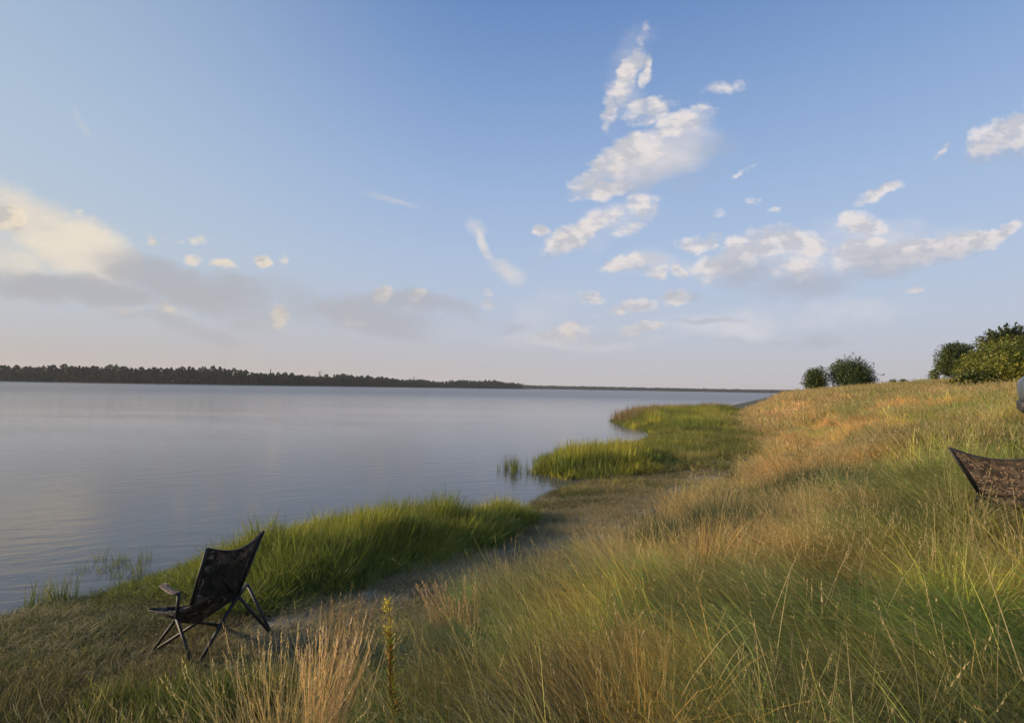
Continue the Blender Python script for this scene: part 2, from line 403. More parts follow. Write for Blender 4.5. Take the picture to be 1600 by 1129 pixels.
def leafy(name, trans=.35, rough=.72, inst=True):
    """blades and leaves; tint comes with each tuft, shade varies per blade, t runs up the blade"""
    m, g, o = mat(name)
    tint = attr(g, 'tint', 'INSTANCER' if inst else 'GEOMETRY')['Color']
    sh = attr(g, 'shade')['Fac']; sp = attr(g, 'straw')['Fac']
    c = g.mix(1.0, tint, g.comb(g.mr(sh, 0, 1, .50, 1.65, False), g.mr(sh, 0, 1, .55, 1.50, False), g.mr(sh, 0, 1, .6, 1.4, False)), 'MULTIPLY')
    c = g.mix(sp, c, (.47, .36, .18))
    p = princ(g, None, c, rough, Specular_IOR_Level=.35)
    tr = g.n.new('ShaderNodeBsdfTranslucent'); g.put(tr.inputs[0], g.mix(1.0, c, (1.1, 1.15, .7), 'MULTIPLY'))
    mx = g.n.new('ShaderNodeMixShader'); mx.inputs[0].default_value = trans
    g.l.new(p.outputs[0], mx.inputs[1]); g.l.new(tr.outputs[0], mx.inputs[2]); g.l.new(mx.outputs[0], o.inputs[0]); return m

def water_mat():
    m, g, o = mat('lake_water'); geo = g.n.new('ShaderNodeNewGeometry'); P = geo.outputs['Position']
    dist = g.vm('LENGTH', P)
    rp = g.n.new('ShaderNodeMapping'); rp.inputs['Rotation'].default_value = (0, 0, math.radians(-24)); g.put(rp.inputs[0], P)
    r1, _ = g.noise(g.vm('MULTIPLY', rp.outputs[0], (1.0, 3.2, 1)), 1.1, 4, .55, .6)
    r2, _ = g.noise(g.vm('MULTIPLY', rp.outputs[0], (1, 2.0, 1)), 7.0, 3, .5)
    r3, _ = g.noise(g.vm('MULTIPLY', P, (.25, 1.0, 1)), .12, 4, .6)
    patch = g.mr(r3, .35, .65, .5, 1.0)
    h = g.math('ADD', g.math('MULTIPLY', r1, 1.0), g.math('MULTIPLY', r2, .06))
    amp = g.math('MULTIPLY', patch, g.mr(dist, 4, 90, .0145, .004, False))
    nb = bump(g, h, 1.0, amp)
    b = g.n.new('ShaderNodeBump')
    princ(g, o, (.078, .078, .076), g.mr(dist, 18, 150, .03, .30, False), IOR=1.333, Normal=nb); return m

# ------------------------------------------------------------------ ground sheet, from underfoot to the horizon
def build_ground():
    th = np.concatenate([np.radians(np.arange(-62, 62, .22)), np.radians(np.arange(62, 298, 3.0))])   # azimuth from +Y, clockwise
    R = [0.0]; r = .35
    while r < 9000: R.append(r); r *= 1.018 if r < 120 else 1.035
    R = np.array(R[1:]); nt = len(th); nr = len(R)
    X = np.outer(R, np.sin(th)); Y = np.outer(R, np.cos(th))
    Z, s, b = lay(X.ravel(), Y.ravel())
    rr = np.hypot(X.ravel(), Y.ravel())
    V = np.column_stack([X.ravel(), Y.ravel(), Z]); V = np.vstack([V, [0, 0, gz(0, 0)]])
    i = np.arange(nr - 1)[:, None]; j = np.arange(nt)[None, :]; j2 = (j + 1) % nt
    Q = np.stack([i * nt + j, i * nt + j2, (i + 1) * nt + j2, (i + 1) * nt + j], -1).reshape(-1, 4)[:, ::-1]
    c = len(V) - 1; j = np.arange(nt)
    T = np.stack([np.full(nt, c), (j + 1) % nt, j, j], -1)
    x, y = X.ravel(), Y.ravel()
    bare, wet = zones(x, y, s, b)
    me_attrs = {'bare': ('FLOAT', 'POINT', np.append(bare, 0)), 'wet': ('FLOAT', 'POINT', np.append(wet, 0))}
    Fc = [tuple(q) for q in Q]
    Qt = np.vstack([Q])
    o = mesh_obj('ground', V, Qt, ground_mat(), attrs=me_attrs)
    # centre fan is under the camera, closed by hand
    bm = bmesh.new(); bm.from_mesh(o.data); bm.verts.ensure_lookup_table()
    for k in range(nt):
        bm.faces.new((bm.verts[c], bm.verts[(k + 1) % nt], bm.verts[k]))
    for f in bm.faces: f.smooth = True
    bm.normal_update(); bm.to_mesh(o.data); bm.free()
    tag(o, 'grassy lake shore rising to a low hill on the right', kind='structure')
def zones(x, y, s, b):
    n = fbm(x * 1.6, y * 1.6, 4)
    path = .9 * np.exp(-((b + .8) / .65) ** 2) * sstep(3.2, 4.6, y) * (1 - sstep(12.5, 15, y))     # trodden sandy strip at the foot of the bank
    wash = (b < 0) * sstep(-.2, .2, s) * (1 - sstep(14, 17, y)) * .18 * (x > -30)
    bare = np.clip(path * 1.0 + wash + (n - .5) * .5 * (b < 0.3) * (y < 16), 0, 1) * (np.hypot(x, y) < 60)
    wet = 1 - sstep(.0, .4, s)
    return bare, wet
build_ground()

def build_water():
    a = 6000
    th = np.linspace(0, 2 * math.pi, 97)[:-1]; R = np.array([2., 20, 100, 400, 1500, 6500])
    V = [(0, 0, 0)] + [(r * math.sin(t), r * math.cos(t), 0) for r in R for t in th]
    Fc = [(0, 1 + (k + 1) % 96, 1 + k) for k in range(96)]
    for i in range(len(R) - 1):
        for k in range(96):
            k2 = (k + 1) % 96; Fc.append((1 + i * 96 + k, 1 + i * 96 + k2, 1 + (i + 1) * 96 + k2, 1 + (i + 1) * 96 + k))
    o = mesh_obj('lake_water', V, Fc, water_mat()); tag(o, 'calm grey blue lake water with faint ripples', kind='structure')
build_water()

# ------------------------------------------------------------------ grass tufts
def blade_set(n, hmin, hmax, width, spread, bend, lean=(0, 0), seg=4, straw=0.15, head=0.0, curl=1.6):
    """arrays for a tuft: curved tapering ribbons; some stalks carry a seed head. lean = mean tip displacement (x,y) per height"""
    V = []; Fc = []; SH = []; ST = []
    for i in range(n):
        h = random.uniform(hmin, hmax) * (1 if random.random() < .75 else .65); a = random.uniform(0, 2 * math.pi); r = spread * math.sqrt(random.random())
        bx, by = r * math.cos(a), r * math.sin(a)
        da = a + random.uniform(-1, 1); k = bend * random.uniform(.3, 1.3)
        tx = k * math.cos(da) + lean[0] * random.uniform(.6, 1.4); ty = k * math.sin(da) + lean[1] + random.uniform(-.25, .25) * abs(lean[0])
        L = math.hypot(tx, ty); zt = 1 / math.sqrt(1 + L * L)
        wa = random.uniform(0, math.pi); wx, wy = math.cos(wa), math.sin(wa)
        sh = random.random(); stalk = random.random() < head
        st = min(1, max(0, random.gauss(.8, .2))) if (random.random() < straw or stalk) else random.random() * .15
        wd = width * random.uniform(.6, 1.3) * (.5 if stalk else 1)
        b = len(V); m = seg + 1
        for j in range(m):
            t = j / seg; q = t ** curl
            x = bx + h * tx * q * zt; y = by + h * ty * q * zt; z = h * (t * zt + (1 - zt) * (t - t * t) * 1.1)
            ww = wd * (1 - t) ** .6 if not stalk else wd
            if j == seg and not stalk: V.append((x, y, z)); SH.append(sh); ST.append(st)
            else:
                V += [(x - wx * ww, y - wy * ww, z), (x + wx * ww, y + wy * ww, z)]; SH += [sh] * 2; ST += [st * (.5 + .5 * t)] * 2
        for j in range(seg):
            if j == seg - 1 and not stalk: Fc.append((b + 2 * j, b + 2 * j + 1, b + 2 * j + 2))
            else: Fc.append((b + 2 * j, b + 2 * j + 1, b + 2 * j + 3, b + 2 * j + 2))
        if stalk:   # seed head: little scales round the top of the stalk
            tip = Vector((x, y, z)); dirv = Vector((tx, ty, zt * 1.2)).normalized(); hl = h * random.uniform(.14, .24)
            for c in range(7):
                t = c / 7; p = tip + dirv * (t - .4) * hl; rr = width * 2.8 * (1 - abs(t - .45) * 1.4)
                aa = random.uniform(0, 6.28); o = Vector((math.cos(aa), math.sin(aa), random.uniform(.5, 1.4))) * rr * 1.6; e = Vector((-math.sin(aa), math.cos(aa), 0)) * rr * .7
                b = len(V); V += [tuple(p - e), tuple(p + e), tuple(p + o + dirv * hl * .13)]; SH += [sh] * 3; ST += [.95] * 3
                Fc.append((b, b + 1, b + 2))
    return V, Fc, SH, ST
GM = leafy('grass_blade', .38); GMR = leafy('grass_blade_near', .38, inst=False)
def proto(name, colx, **kw):
    V, Fc, SH, ST = blade_set(**kw)
    me = bpy.data.meshes.new(name); me.from_pydata(V, [], Fc); me.materials.append(GMR if name.startswith(('near', 'lodged')) else GM)
    for k, d in (('shade', SH), ('straw', ST)):
        a = me.attributes.new(k, 'FLOAT', 'POINT'); a.data.foreach_set('value', d)
    o = bpy.data.objects.new(name, me); colx.objects.link(o); return o
def protos(name, variants):
    c = bpy.data.collections.new(name)          # not linked to the scene: only a source for the scatter
    for i, kw in enumerate(variants):
        proto(f'{name}_{i:02d}', c, **kw)
    return c
def scatter(name, colx, nproto, x, y, z, rz, tilt, sc, tint, label, cat='grass'):
    n = len(x)
    me = bpy.data.meshes.new(name); me.vertices.add(n)
    me.vertices.foreach_set('co', np.column_stack([x, y, z]).astype(np.float32).ravel())
    rot = np.column_stack([tilt * np.sin(rz * 7.1), tilt * np.cos(rz * 5.3), rz])
    for k, t, d in (('rot', 'FLOAT_VECTOR', rot), ('sc', 'FLOAT_VECTOR', sc), ('tint', 'FLOAT_COLOR', np.column_stack([tint, np.ones(n)]))):
        a = me.attributes.new(k, t, 'POINT'); a.data.foreach_set({'FLOAT_VECTOR': 'vector', 'FLOAT_COLOR': 'color'}[t], d.astype(np.float32).ravel())
    a = me.attributes.new('pick', 'INT', 'POINT'); a.data.foreach_set('value', RNG.integers(0, nproto, n).astype(np.int32))
    o = bpy.data.objects.new(name, me); COL.objects.link(o)
    ng = bpy.data.node_groups.new(name + '_scatter', 'GeometryNodeTree')
    ng.interface.new_socket('Geometry', in_out='INPUT', socket_type='NodeSocketGeometry'); ng.interface.new_socket('Geometry', in_out='OUTPUT', socket_type='NodeSocketGeometry')
    N = ng.nodes; L = ng.links
    gi = N.new('NodeGroupInput'); go = N.new('NodeGroupOutput'); ip = N.new('GeometryNodeInstanceOnPoints')
    ci = N.new('GeometryNodeCollectionInfo'); ci.inputs[0].default_value = colx; ci.inputs['Separate Children'].default_value = True; ci.inputs['Reset Children'].default_value = True
    def na(nm, t):
        q = N.new('GeometryNodeInputNamedAttribute'); q.data_type = t; q.inputs[0].default_value = nm
        return [s for s in q.outputs if s.enabled and s.name == 'Attribute'][0]
    L.new(gi.outputs[0], ip.inputs['Points']); L.new(ci.outputs[0], ip.inputs['Instance']); ip.inputs['Pick Instance'].default_value = True
    L.new(na('pick', 'INT'), ip.inputs['Instance Index'])
    er = N.new('FunctionNodeEulerToRotation'); L.new(na('rot', 'FLOAT_VECTOR'), er.inputs[0]); L.new(er.outputs[0], ip.inputs['Rotation'])
    L.new(na('sc', 'FLOAT_VECTOR'), ip.inputs['Scale']); 
    if name in ('bank_grass', 'laid_grass'):
        ri = N.new('GeometryNodeRealizeInstances'); L.new(ip.outputs[0], ri.inputs[0]); L.new(ri.outputs[0], go.inputs[0])
    else: L.new(ip.outputs[0], go.inputs[0])
    md = o.modifiers.new('scatter', 'NODES'); md.node_group = ng
    return tag(o, label, cat, kind='stuff')

def cone_pts(n, r0, r1, a0=-50, a1=50, p=1.0):
    """points over the ground ahead, density falling with distance"""
    q = RNG.random(n); r = (r0 ** p + q * (r1 ** p - r0 ** p)) ** (1 / p)
    a = np.radians(RNG.uniform(a0, a1, n)); return r * np.sin(a), r * np.cos(a)

C_STRAW = np.array((.56, .38, .15)); C_PINK = np.array((.56, .36, .20)); C_OLIVE = np.array((.155, .175, .045)); C_GREEN = np.array((.095, .155, .035))
C_DARK = np.array((.035, .065, .032)); C_YG = np.array((.235, .25, .055)); C_REED = np.array((.14, .19, .030)); C_REEDY = np.array((.38, .36, .045)); C_BROWN = np.array((.16, .13, .06))
def lerp(a, b, t): return a * (1 - t)[:, None] + b * t[:, None]
def gauss2(x, y, cx, cy, rx, ry): return np.exp(-((x - cx) / rx) ** 2 - ((y - cy) / ry) ** 2)
CLUMPS = [ground_hit(1130, 850), ground_hit(1265, 790), ground_hit(1185, 835), ground_hit(1040, 880), ground_hit(1330, 720)]
def bank_tint(x, y, b):
    """colour and dryness of the tall bank grass, by place"""
    n1 = fbm(x * .45 + 3, y * .45, 4); n2 = fbm(x * 1.7, y * 1.7 + 5, 3); d = np.hypot(x, y)
    dry = np.clip(sstep(.52, .66, n1) * .5 + sstep(.56, .7, n2) * .4, 0, 1)
    edge = np.exp(-((b - 1.2) / (1.2 + d * .05)) ** 2) * sstep(3.2, 6.5, d)                         # dry pinkish fringe along the brow
    farry = sstep(13, 24, d) * sstep(.44, .54, fbm(x * .22, y * .16, 4)) * (1 - sstep(.95, 1.25, x / np.maximum(y, .1)))
    dry = np.clip(dry + edge * .9 + farry * .9, 0, 1)
    c = lerp(np.tile(C_OLIVE, (len(x), 1)), np.tile(C_YG, (len(x), 1)), sstep(.35, .6, fbm(x * .8 - 4, y * .8, 3)))
    c = lerp(c, np.tile(C_GREEN, (len(x), 1)), sstep(.44, .56, fbm(x * .6 + 30, y * .6, 3)))
    c = lerp(c, np.tile(C_STRAW, (len(x), 1)), dry * .72)
    c = lerp(c, np.tile(C_PINK, (len(x), 1)), np.clip(edge * .6 + farry * .45, 0, 1))
    cl = np.zeros(len(x))
    for p, r in zip(CLUMPS, (.75, 1.0, .5, .45, 1.1)): cl = np.maximum(cl, np.exp(-((x - p.x) ** 2 + (y - p.y) ** 2) / r ** 2))
    c = lerp(c, np.tile(C_DARK, (len(x), 1)), np.clip(cl * 1.5, 0, 1) * .95)
    c = lerp(c, np.tile(C_BROWN, (len(x), 1)), sstep(3.6, 2.2, d) * .5)
    v = .60 + .95 * sstep(.32, .66, fbm(x * 2.6 + 8, y * 2.6, 2))
    hue = fbm(x * 1.9 - 20, y * 1.9 + 3, 2)
    c = lerp(c, c * np.array((.70, 1.0, .8)), sstep(.52, .60, hue)); c = lerp(c, c * np.array((1.06, 1.0, .88)), sstep(.48, .40, hue))
    return c * 1.12 * RNG.uniform(.75, 1.25, (len(x), 1)) * v[:, None], dry, cl

PAL = np.array([(1, 1, 1), (.72, 1.0, .85), (1.25, 1.05, .8), (.62, .85, .8), (1.15, 1.2, .8), (1.15, 1.0, .9), (.75, .76, .8), (1.0, 1.15, .9)])
def clumped(x, y, n, box, size):
    """nearest of n scattered clump centres: distance in clump sizes, outward angle, hue factor, height factor"""
    cx = RNG.uniform(box[0], box[1], n); cy = RNG.uniform(box[2], box[3], n)
    D = (x[:, None] - cx[None]) ** 2 + (y[:, None] - cy[None]) ** 2; k = D.argmin(1); d = np.sqrt(D[np.arange(len(x)), k]) / size
    return d, np.arctan2(y - cy[k], x - cx[k]), PAL[RNG.integers(0, len(PAL), n)][k], RNG.uniform(.7, 1.35, n)[k]
def trod(x, y):
    return 1 - .6 * np.exp(-((x - 10.2) / 2.5) ** 2 - ((y - 8.7) / 2.2) ** 2)
def keep_by(x, y, m):
    k = RNG.random(len(x)) < m; return x[k], y[k]

# sources: near grass (fine), far grass (coarse)
P_NEAR = protos('near_tuft', [dict(n=38, hmin=.20, hmax=.50, width=.0023, spread=.13, bend=.85, lean=(.6, 0), straw=.2, head=.012, seg=3) for _ in range(5)]
    + [dict(n=38, hmin=.30, hmax=.64, width=.0021, spread=.13, bend=.6, lean=(1.3, 0), straw=.24, head=.015, curl=1.3, seg=4) for _ in range(4)])
P_LODGE = protos('lodged_tuft', [dict(n=40, hmin=.4, hmax=.8, width=.0022, spread=.15, bend=.4, lean=(2.2, 0), straw=.22, head=.012, curl=1.15, seg=4) for _ in range(5)])
P_NEARI = protos('tussock_tuft', [dict(n=36, hmin=.3, hmax=.6, width=.0026, spread=.10, bend=.45, lean=(.55, 0), straw=.06, seg=4) for _ in range(5)])
P_DRY = protos('dry_tuft', [dict(n=34, hmin=.45, hmax=.8, width=.0016, spread=.10, bend=.32, lean=(.2, 0), straw=.75, head=.55, seg=4) for _ in range(5)])
P_TURF = protos('turf_tuft', [dict(n=42, hmin=.025, hmax=.10, width=.0017, spread=.10, bend=1.3, straw=.3, seg=2) for _ in range(5)])
P_REED = protos('reed_tuft', [dict(n=30, hmin=.32, hmax=.62, width=.0046, spread=.12, bend=.30, lean=(.12, 0), straw=.04, seg=4, curl=2.0) for _ in range(6)])
P_MID = protos('mid_tuft', [dict(n=46, hmin=.28, hmax=.6, width=.0050, spread=.30, bend=.6, lean=(.5, 0), straw=.3, head=.10, seg=3) for _ in range(6)])
P_FAR = protos('far_tuft', [dict(n=60, hmin=.25, hmax=.62, width=.013, spread=.75, bend=.5, lean=(.35, 0), straw=.3, head=.12, seg=2) for _ in range(6)])
P_FREED = protos('far_reed_tuft', [dict(n=44, hmin=.35, hmax=.7, width=.008, spread=.35, bend=.22, lean=(.1, 0), straw=.05, seg=3) for _ in range(6)])

def uni(n, v=.2): return RNG.uniform(1 - v, 1 + v, n)
def sc3(a, b=None):
    b = a if b is None else b
    return np.column_stack([a, a, b])
# ---- bank, near
x, y = cone_pts(14500, .9, 9.5, -62, 62, 1.3)
z, s, b = lay(x, y); k = (b > -.15) & (RNG.random(len(x)) < (sstep(-.3, .5, b) + .1) * (.25 + 1.0 * sstep(.34, .50, fbm(x * 2.3 + 40, y * 2.3, 2)))); x, y, z, b = x[k], y[k], z[k], b[k]
c, dry, cl = bank_tint(x, y, b)
hs = (.45 + 1.0 * sstep(.3, .7, fbm(x * 1.6, y * 1.6, 3))) * (1 + .7 * cl) * (.32 + .68 * sstep(.2, 2.2, b))
wind = math.pi + (fbm(x * .55, y * .55 + 7, 3) - .5) * 6.0
cd, ca, ch, chh = clumped(x, y, 1500, (-9, 10, .5, 10), .26)
hs = hs * (.62 + .62 * np.exp(-cd ** 2)) * chh; c = c * ch
wind = np.arctan2(np.sin(wind) * .7 + np.sin(ca) * .9, np.cos(wind) * .7 + np.cos(ca) * .9)
scatter('bank_grass', P_NEAR, 9, x, y, z - .02, wind + RNG.normal(0, .45, len(x)), RNG.uniform(0, .3, len(x)), sc3(uni(len(x)) * 1.0, .86 * hs * trod(x, y) * uni(len(x))), c,
        'tangled olive and straw coloured grass covering the near bank')
# ---- laid-over long grass at the right
x, y = cone_pts(6200, 1.1, 8.5, -12, 62, 1.2)
z, s, b = lay(x, y); k = (b > .8) & (RNG.random(len(x)) < sstep(.38, .58, fbm(x * .5 + 11, y * .5, 3)) * sstep(-1, 2.2, x)); x, y, z, b = x[k], y[k], z[k], b[k]
c, dry, cl = bank_tint(x, y, b)
wind = math.pi - .45 + (fbm(x * .3 + 4, y * .3, 2) - .5) * 1.8
cd, ca, ch, chh = clumped(x, y, 300, (-4, 9, .5, 9), .5); c = c * ch
scatter('laid_grass', P_LODGE, 5, x, y, z + .02, wind + RNG.normal(0, .35, len(x)), RNG.uniform(0, .1, len(x)), sc3(uni(len(x)), uni(len(x), .25)), c * .95,
        'long grass blown over in swathes on the right of the bank')
# ---- dry stalks with seed heads
x, y = cone_pts(5200, 1.6, 15, -50, 58, 1.3)
z, s, b = lay(x, y); c, dry, cl = bank_tint(x, y, b)
m = (b > -.1) * (.05 + .9 * sstep(.3, .9, dry)) * (1 - cl) * (1 - .75 * sstep(1.5, 4, b) * (np.hypot(x, y) < 10)); k = RNG.random(len(x)) < m
x, y, z, c, b = x[k], y[k], z[k], c[k], b[k]
scatter('dry_grass', P_DRY, 5, x, y, z - .02, RNG.normal(math.pi, .9, len(x)), RNG.uniform(0, .18, len(x)), sc3(uni(len(x)), uni(len(x), .25) * (.62 + .15 * sstep(0, 2, b))), lerp(c, np.tile(C_PINK, (len(c), 1)), np.full(len(c), .6)),
        'pinkish dry grass with seed heads along the brow of the bank')
# ---- the two blue green tussocks and a smaller one
for i, (rr, hh, lab) in enumerate(((.42, .95, 'blue green drooping tussock on the brow, left of the golden tuft'), (.55, 1.0, 'larger blue green tussock higher up the bank beneath the golden tuft'), (.25, .8, 'small dark tussock at the foot of the bank beside the sandy strip'))):
    p = CLUMPS[(0, 1, 3)[i]]; n = int(170 * rr / .4); x = RNG.normal(p.x, rr * .75, n); y = RNG.normal(p.y, rr * .6, n); z = lay(x, y)[0]; d2 = ((x - p.x) ** 2 + (y - p.y) ** 2) / rr ** 2
    scatter('tussock', P_NEARI, 5, x, y, z, np.arctan2(y - p.y, x - p.x) + RNG.normal(0, .5, n), RNG.uniform(0, .2, n), sc3(uni(n), hh * uni(n) * (1.35 - .35 * np.clip(d2, 0, 2))), np.tile(np.array((.034, .068, .036)), (n, 1)) * RNG.uniform(.7, 1.4, (n, 1)), lab)
# ---- single long pale stems arching over the rest
P_ARCH = protos('arching_stems', [dict(n=7, hmin=.45, hmax=.95, width=.0021, spread=.16, bend=1.3, lean=(.5, 0), straw=1.0, seg=6, curl=1.7, head=.3) for _ in range(6)])
x, y = cone_pts(2600, 1.2, 9, -50, 60, 1.4); z, s, b = lay(x, y); k = (b > .4) & (RNG.random(len(x)) < .45); x, y, z = x[k], y[k], z[k]
scatter('arching_stems', P_ARCH, 6, x, y, z, RNG.uniform(0, 6.28, len(x)), RNG.uniform(0, .3, len(x)), sc3(uni(len(x)), uni(len(x), .3) * .8), np.tile(np.array((.45, .40, .14)), (len(x), 1)) * RNG.uniform(.7, 1.2, (len(x), 1)),
        'single long pale stems arching over the tangled bank grass')
# ---- bank, middle distance
x, y = cone_pts(15500, 8.5, 30, -20, 52, 1.1)
z, s, b = lay(x, y); k = (b > -.1) & (RNG.random(len(x)) < sstep(-.3, .6, b) + .1); x, y, z, b = x[k], y[k], z[k], b[k]
c, dry, cl = bank_tint(x, y, b)
cd, ca, ch, chh = clumped(x, y, 1300, (-5, 26, 6, 30), .45); c = c * ch * (.7 + .45 * np.exp(-cd ** 2))[:, None]; hq = (.6 + .65 * np.exp(-cd ** 2)) * chh
scatter('hill_grass', P_MID, 6, x, y, z - .03, RNG.normal(math.pi, .8, len(x)), RNG.uniform(0, .12, len(x)), sc3(uni(len(x)), uni(len(x), .25) * (.62 + .6 * fbm(x * .4, y * .4, 3)) * .85 * hq * trod(x, y)), c,
        'yellow green and dry grass on the slope beyond the bank')
x, y = cone_pts(21000, 26, 105, 0, 56, 1.0)
z, s, b = lay(x, y); k = (b > -.3); x, y, z, b = x[k], y[k], z[k], b[k]
c, dry, cl = bank_tint(x, y, b)
scatter('far_hill_grass', P_FAR, 6, x, y, z - .04, RNG.uniform(0, 6.28, len(x)), RNG.uniform(0, .1, len(x)), sc3(uni(len(x)) * 1.1, uni(len(x), .25) * .8), c,
        'reddish dry grass running up to the crest of the hill')
# ---- short turf on the low shore
x, y = cone_pts(85000, 2.0, 15, -62, 30, 1.35)
z, s, b = lay(x, y); bare, wet = zones(x, y, s, b)
k = (b < .4) & (s > .02) & (RNG.random(len(x)) < np.clip(1.1 - bare * 1.15, .18, 1) * (.35 + .75 * sstep(.36, .55, fbm(x * 2.2, y * 2.2, 3))))
x, y, z, b = x[k], y[k], z[k], b[k]; n = fbm(x * 1.2, y * 1.2, 3)
c = lerp(np.tile(np.array((.050, .075, .020)), (len(x), 1)), np.tile(np.array((.095, .092, .036)), (len(x), 1)), sstep(.4, .62, n))
scatter('shore_turf', P_TURF, 5, x, y, z - .005, RNG.uniform(0, 6.28, len(x)), RNG.uniform(0, .1, len(x)), sc3(uni(len(x)) * 1.2, uni(len(x), .3) * (.8 + 1.3 * sstep(4.2, 2.8, y))), c * RNG.uniform(.8, 1.2, (len(x), 1)),
        'short worn turf on the shore around the dark chair')
# ---- straw litter and flattened dead stems over the sandy ground
P_LIT = protos('litter_tuft', [dict(n=26, hmin=.05, hmax=.17, width=.0019, spread=.16, bend=5, straw=.8, seg=2, curl=1.0) for _ in range(5)])
x, y = cone_pts(40000, 2.2, 16, -60, 34, 1.5); z, s, b = lay(x, y); k = (b < .6) & (s > .1) & (RNG.random(len(x)) < sstep(.42, .6, fbm(x * 1.1 + 3, y * 2.4, 3)) * (.30 + .6 * sstep(-2.6, -1.0, x))); x, y, z = x[k], y[k], z[k]
scatter('straw_litter', P_LIT, 5, x, y, z + .004, RNG.uniform(0, 6.28, len(x)), np.zeros(len(x)), sc3(uni(len(x), .3) * 1.2, uni(len(x), .3) * .9), np.tile(np.array((.30, .26, .15)), (len(x), 1)) * RNG.uniform(.7, 1.3, (len(x), 1)),
        'flattened straw and dead stems lying on the sandy shore')
# ---- low marsh grass between the reeds and the bank
x = RNG.uniform(.5, 20, 26000); y = RNG.uniform(10.5, 42, 26000); z, s, b = lay(x, y); k = (b < .5) & (s > .1) & (RNG.random(len(x)) < .25 + .75 * sstep(.4, .55, fbm(x * 1.1, y * 1.1, 3))) & ((y > 13) | (fbm(x * 1.3, y * 1.3, 2) > .5)); x, y, z, b = x[k], y[k], z[k], b[k]
scatter('marsh_grass', P_REED, 6, x, y, z - .01, RNG.uniform(0, 6.28, len(x)), RNG.uniform(0, .3, len(x)), sc3(uni(len(x)) * 1.1, uni(len(x), .3) * (.22 + .35 * sstep(12, 17, y))), lerp(np.tile(np.array((.13, .15, .035)), (len(x), 1)), np.tile(np.array((.28, .24, .08)), (len(x), 1)), sstep(.42, .6, fbm(x * .7, y * .7, 3))) * RNG.uniform(.75, 1.25, (len(x), 1)),
        'low yellow green marsh grass between the reed beds and the bank')
# ---- longer green grass at the very front left
x, y = cone_pts(9000, 1.6, 4.2, -62, -10, 1.3); z, s, b = lay(x, y); k = (b < .3) & (RNG.random(len(x)) < sstep(3.7, 2.4, y) * sstep(.40, .6, fbm(x * 2, y * 2, 3)) * .55); x, y, z = x[k], y[k], z[k]
scatter('front_grass', P_REED, 6, x, y, z - .01, RNG.uniform(0, 6.28, len(x)), RNG.uniform(0, .3, len(x)), sc3(uni(len(x)) * .6, uni(len(x), .35) * .42), np.tile(np.array((.085, .12, .026)), (len(x), 1)) * RNG.uniform(.7, 1.3, (len(x), 1)),
        'fresh green grass in the bottom left foreground')
# ---- reed beds
PATCH1 = np.array([(-4.75, 4.95), (-4.3, 6.1), (-3.4, 7.3), (-2.0, 8.55), (-.6, 9.0), (.25, 9.2), (.4, 8.4), (-.1, 7.0), (-.75, 6.0), (-1.4, 5.2), (-2.3, 4.75), (-3.2, 5.0), (-4.0, 4.95)], float)
def reedbed(name, n, box, poly, hfun, colx, npt, label, tfun):
    x = RNG.uniform(box[0], box[1], n); y = RNG.uniform(box[2], box[3], n)
    d = -seg_dist(x, y, poly, True) + (fbm(x * 1.5, y * 1.5, 3) - .5) * .7
    k = d > 0; x, y, d = x[k], y[k], d[k]; z, s, b = lay(x, y); z = np.maximum(z, -.12)
    h = hfun(x, y, d, s)
    t = tfun(x, y, d)
    return scatter(name, colx, npt, x, y, z - .02, RNG.normal(.2, .9, len(x)), RNG.uniform(0, .10, len(x)), sc3(uni(len(x)), h * uni(len(x), .38)), t, label, 'reeds')
def t1(x, y, d):
    c = lerp(np.tile(C_REED * .92, (len(x), 1)), np.tile(C_REEDY * .92, (len(x), 1)), sstep(.42, .6, fbm(x * .9, y * .9, 3)) * sstep(5.3, 7.5, y))
    return c * RNG.uniform(.65, 1.35, (len(x), 1))
reedbed('reed_bed', 9500, (-5, 1.2, 4.5, 9.5), PATCH1, lambda x, y, d, s: (.38 + .48 * sstep(0, 1.1, d)) * (.7 + .55 * sstep(.3, .7, fbm(x * 2.2, y * 2.2, 3))) * (.26 + .74 * sstep(-4.2, -2.6, x)) * (1 - .35 * sstep(1.0, 2.6, s)), P_REED, 6,
        'thick bright green reeds at the water just beyond the chair', t1)
PATCH2 = np.array([(.75, 13.9), (1.5, 13.0), (2.6, 12.9), (4.2, 13.2), (6.6, 15.0), (9, 19), (11.8, 25), (7.6, 25), (5.4, 21.3), (4.4, 19.2), (3.0, 18.2), (1.0, 16.4)], float)
reedbed('reed_bed', 9000, (0, 13, 12.5, 26), PATCH2, lambda x, y, d, s: (.3 + .42 * sstep(0, 1.2, d)) * (.6 + .7 * fbm(x * 1.5, y * 1.5, 3)) * (1.3 - .75 * sstep(1.0, 3.5, s)) * (1 - .45 * sstep(3.2, 4.8, x)), P_FREED, 6,
        'light green reeds on the small spit past the inlet', t1)
PATCH3 = np.array([(7.7, 25), (11.8, 25), (14.5, 30.5), (18, 39), (26.5, 57), (24, 61), (15, 51), (10, 45), (7.8, 38.5), (7.2, 33), (7.8, 29.5)], float)
reedbed('reed_bed', 9000, (7, 27, 25, 61), PATCH3, lambda x, y, d, s: (.3 + .6 * sstep(0, 2, d)) * (.6 + .7 * fbm(x, y, 3)) * (1.25 - .6 * sstep(2, 6, s)), P_FREED, 6,
        'farthest green reed bed, in front of the open lake', t1)
rr_ = RNG.random(420); ra = np.array([8.2, 36.0]) ; rb = np.array([25.0, 59.0])
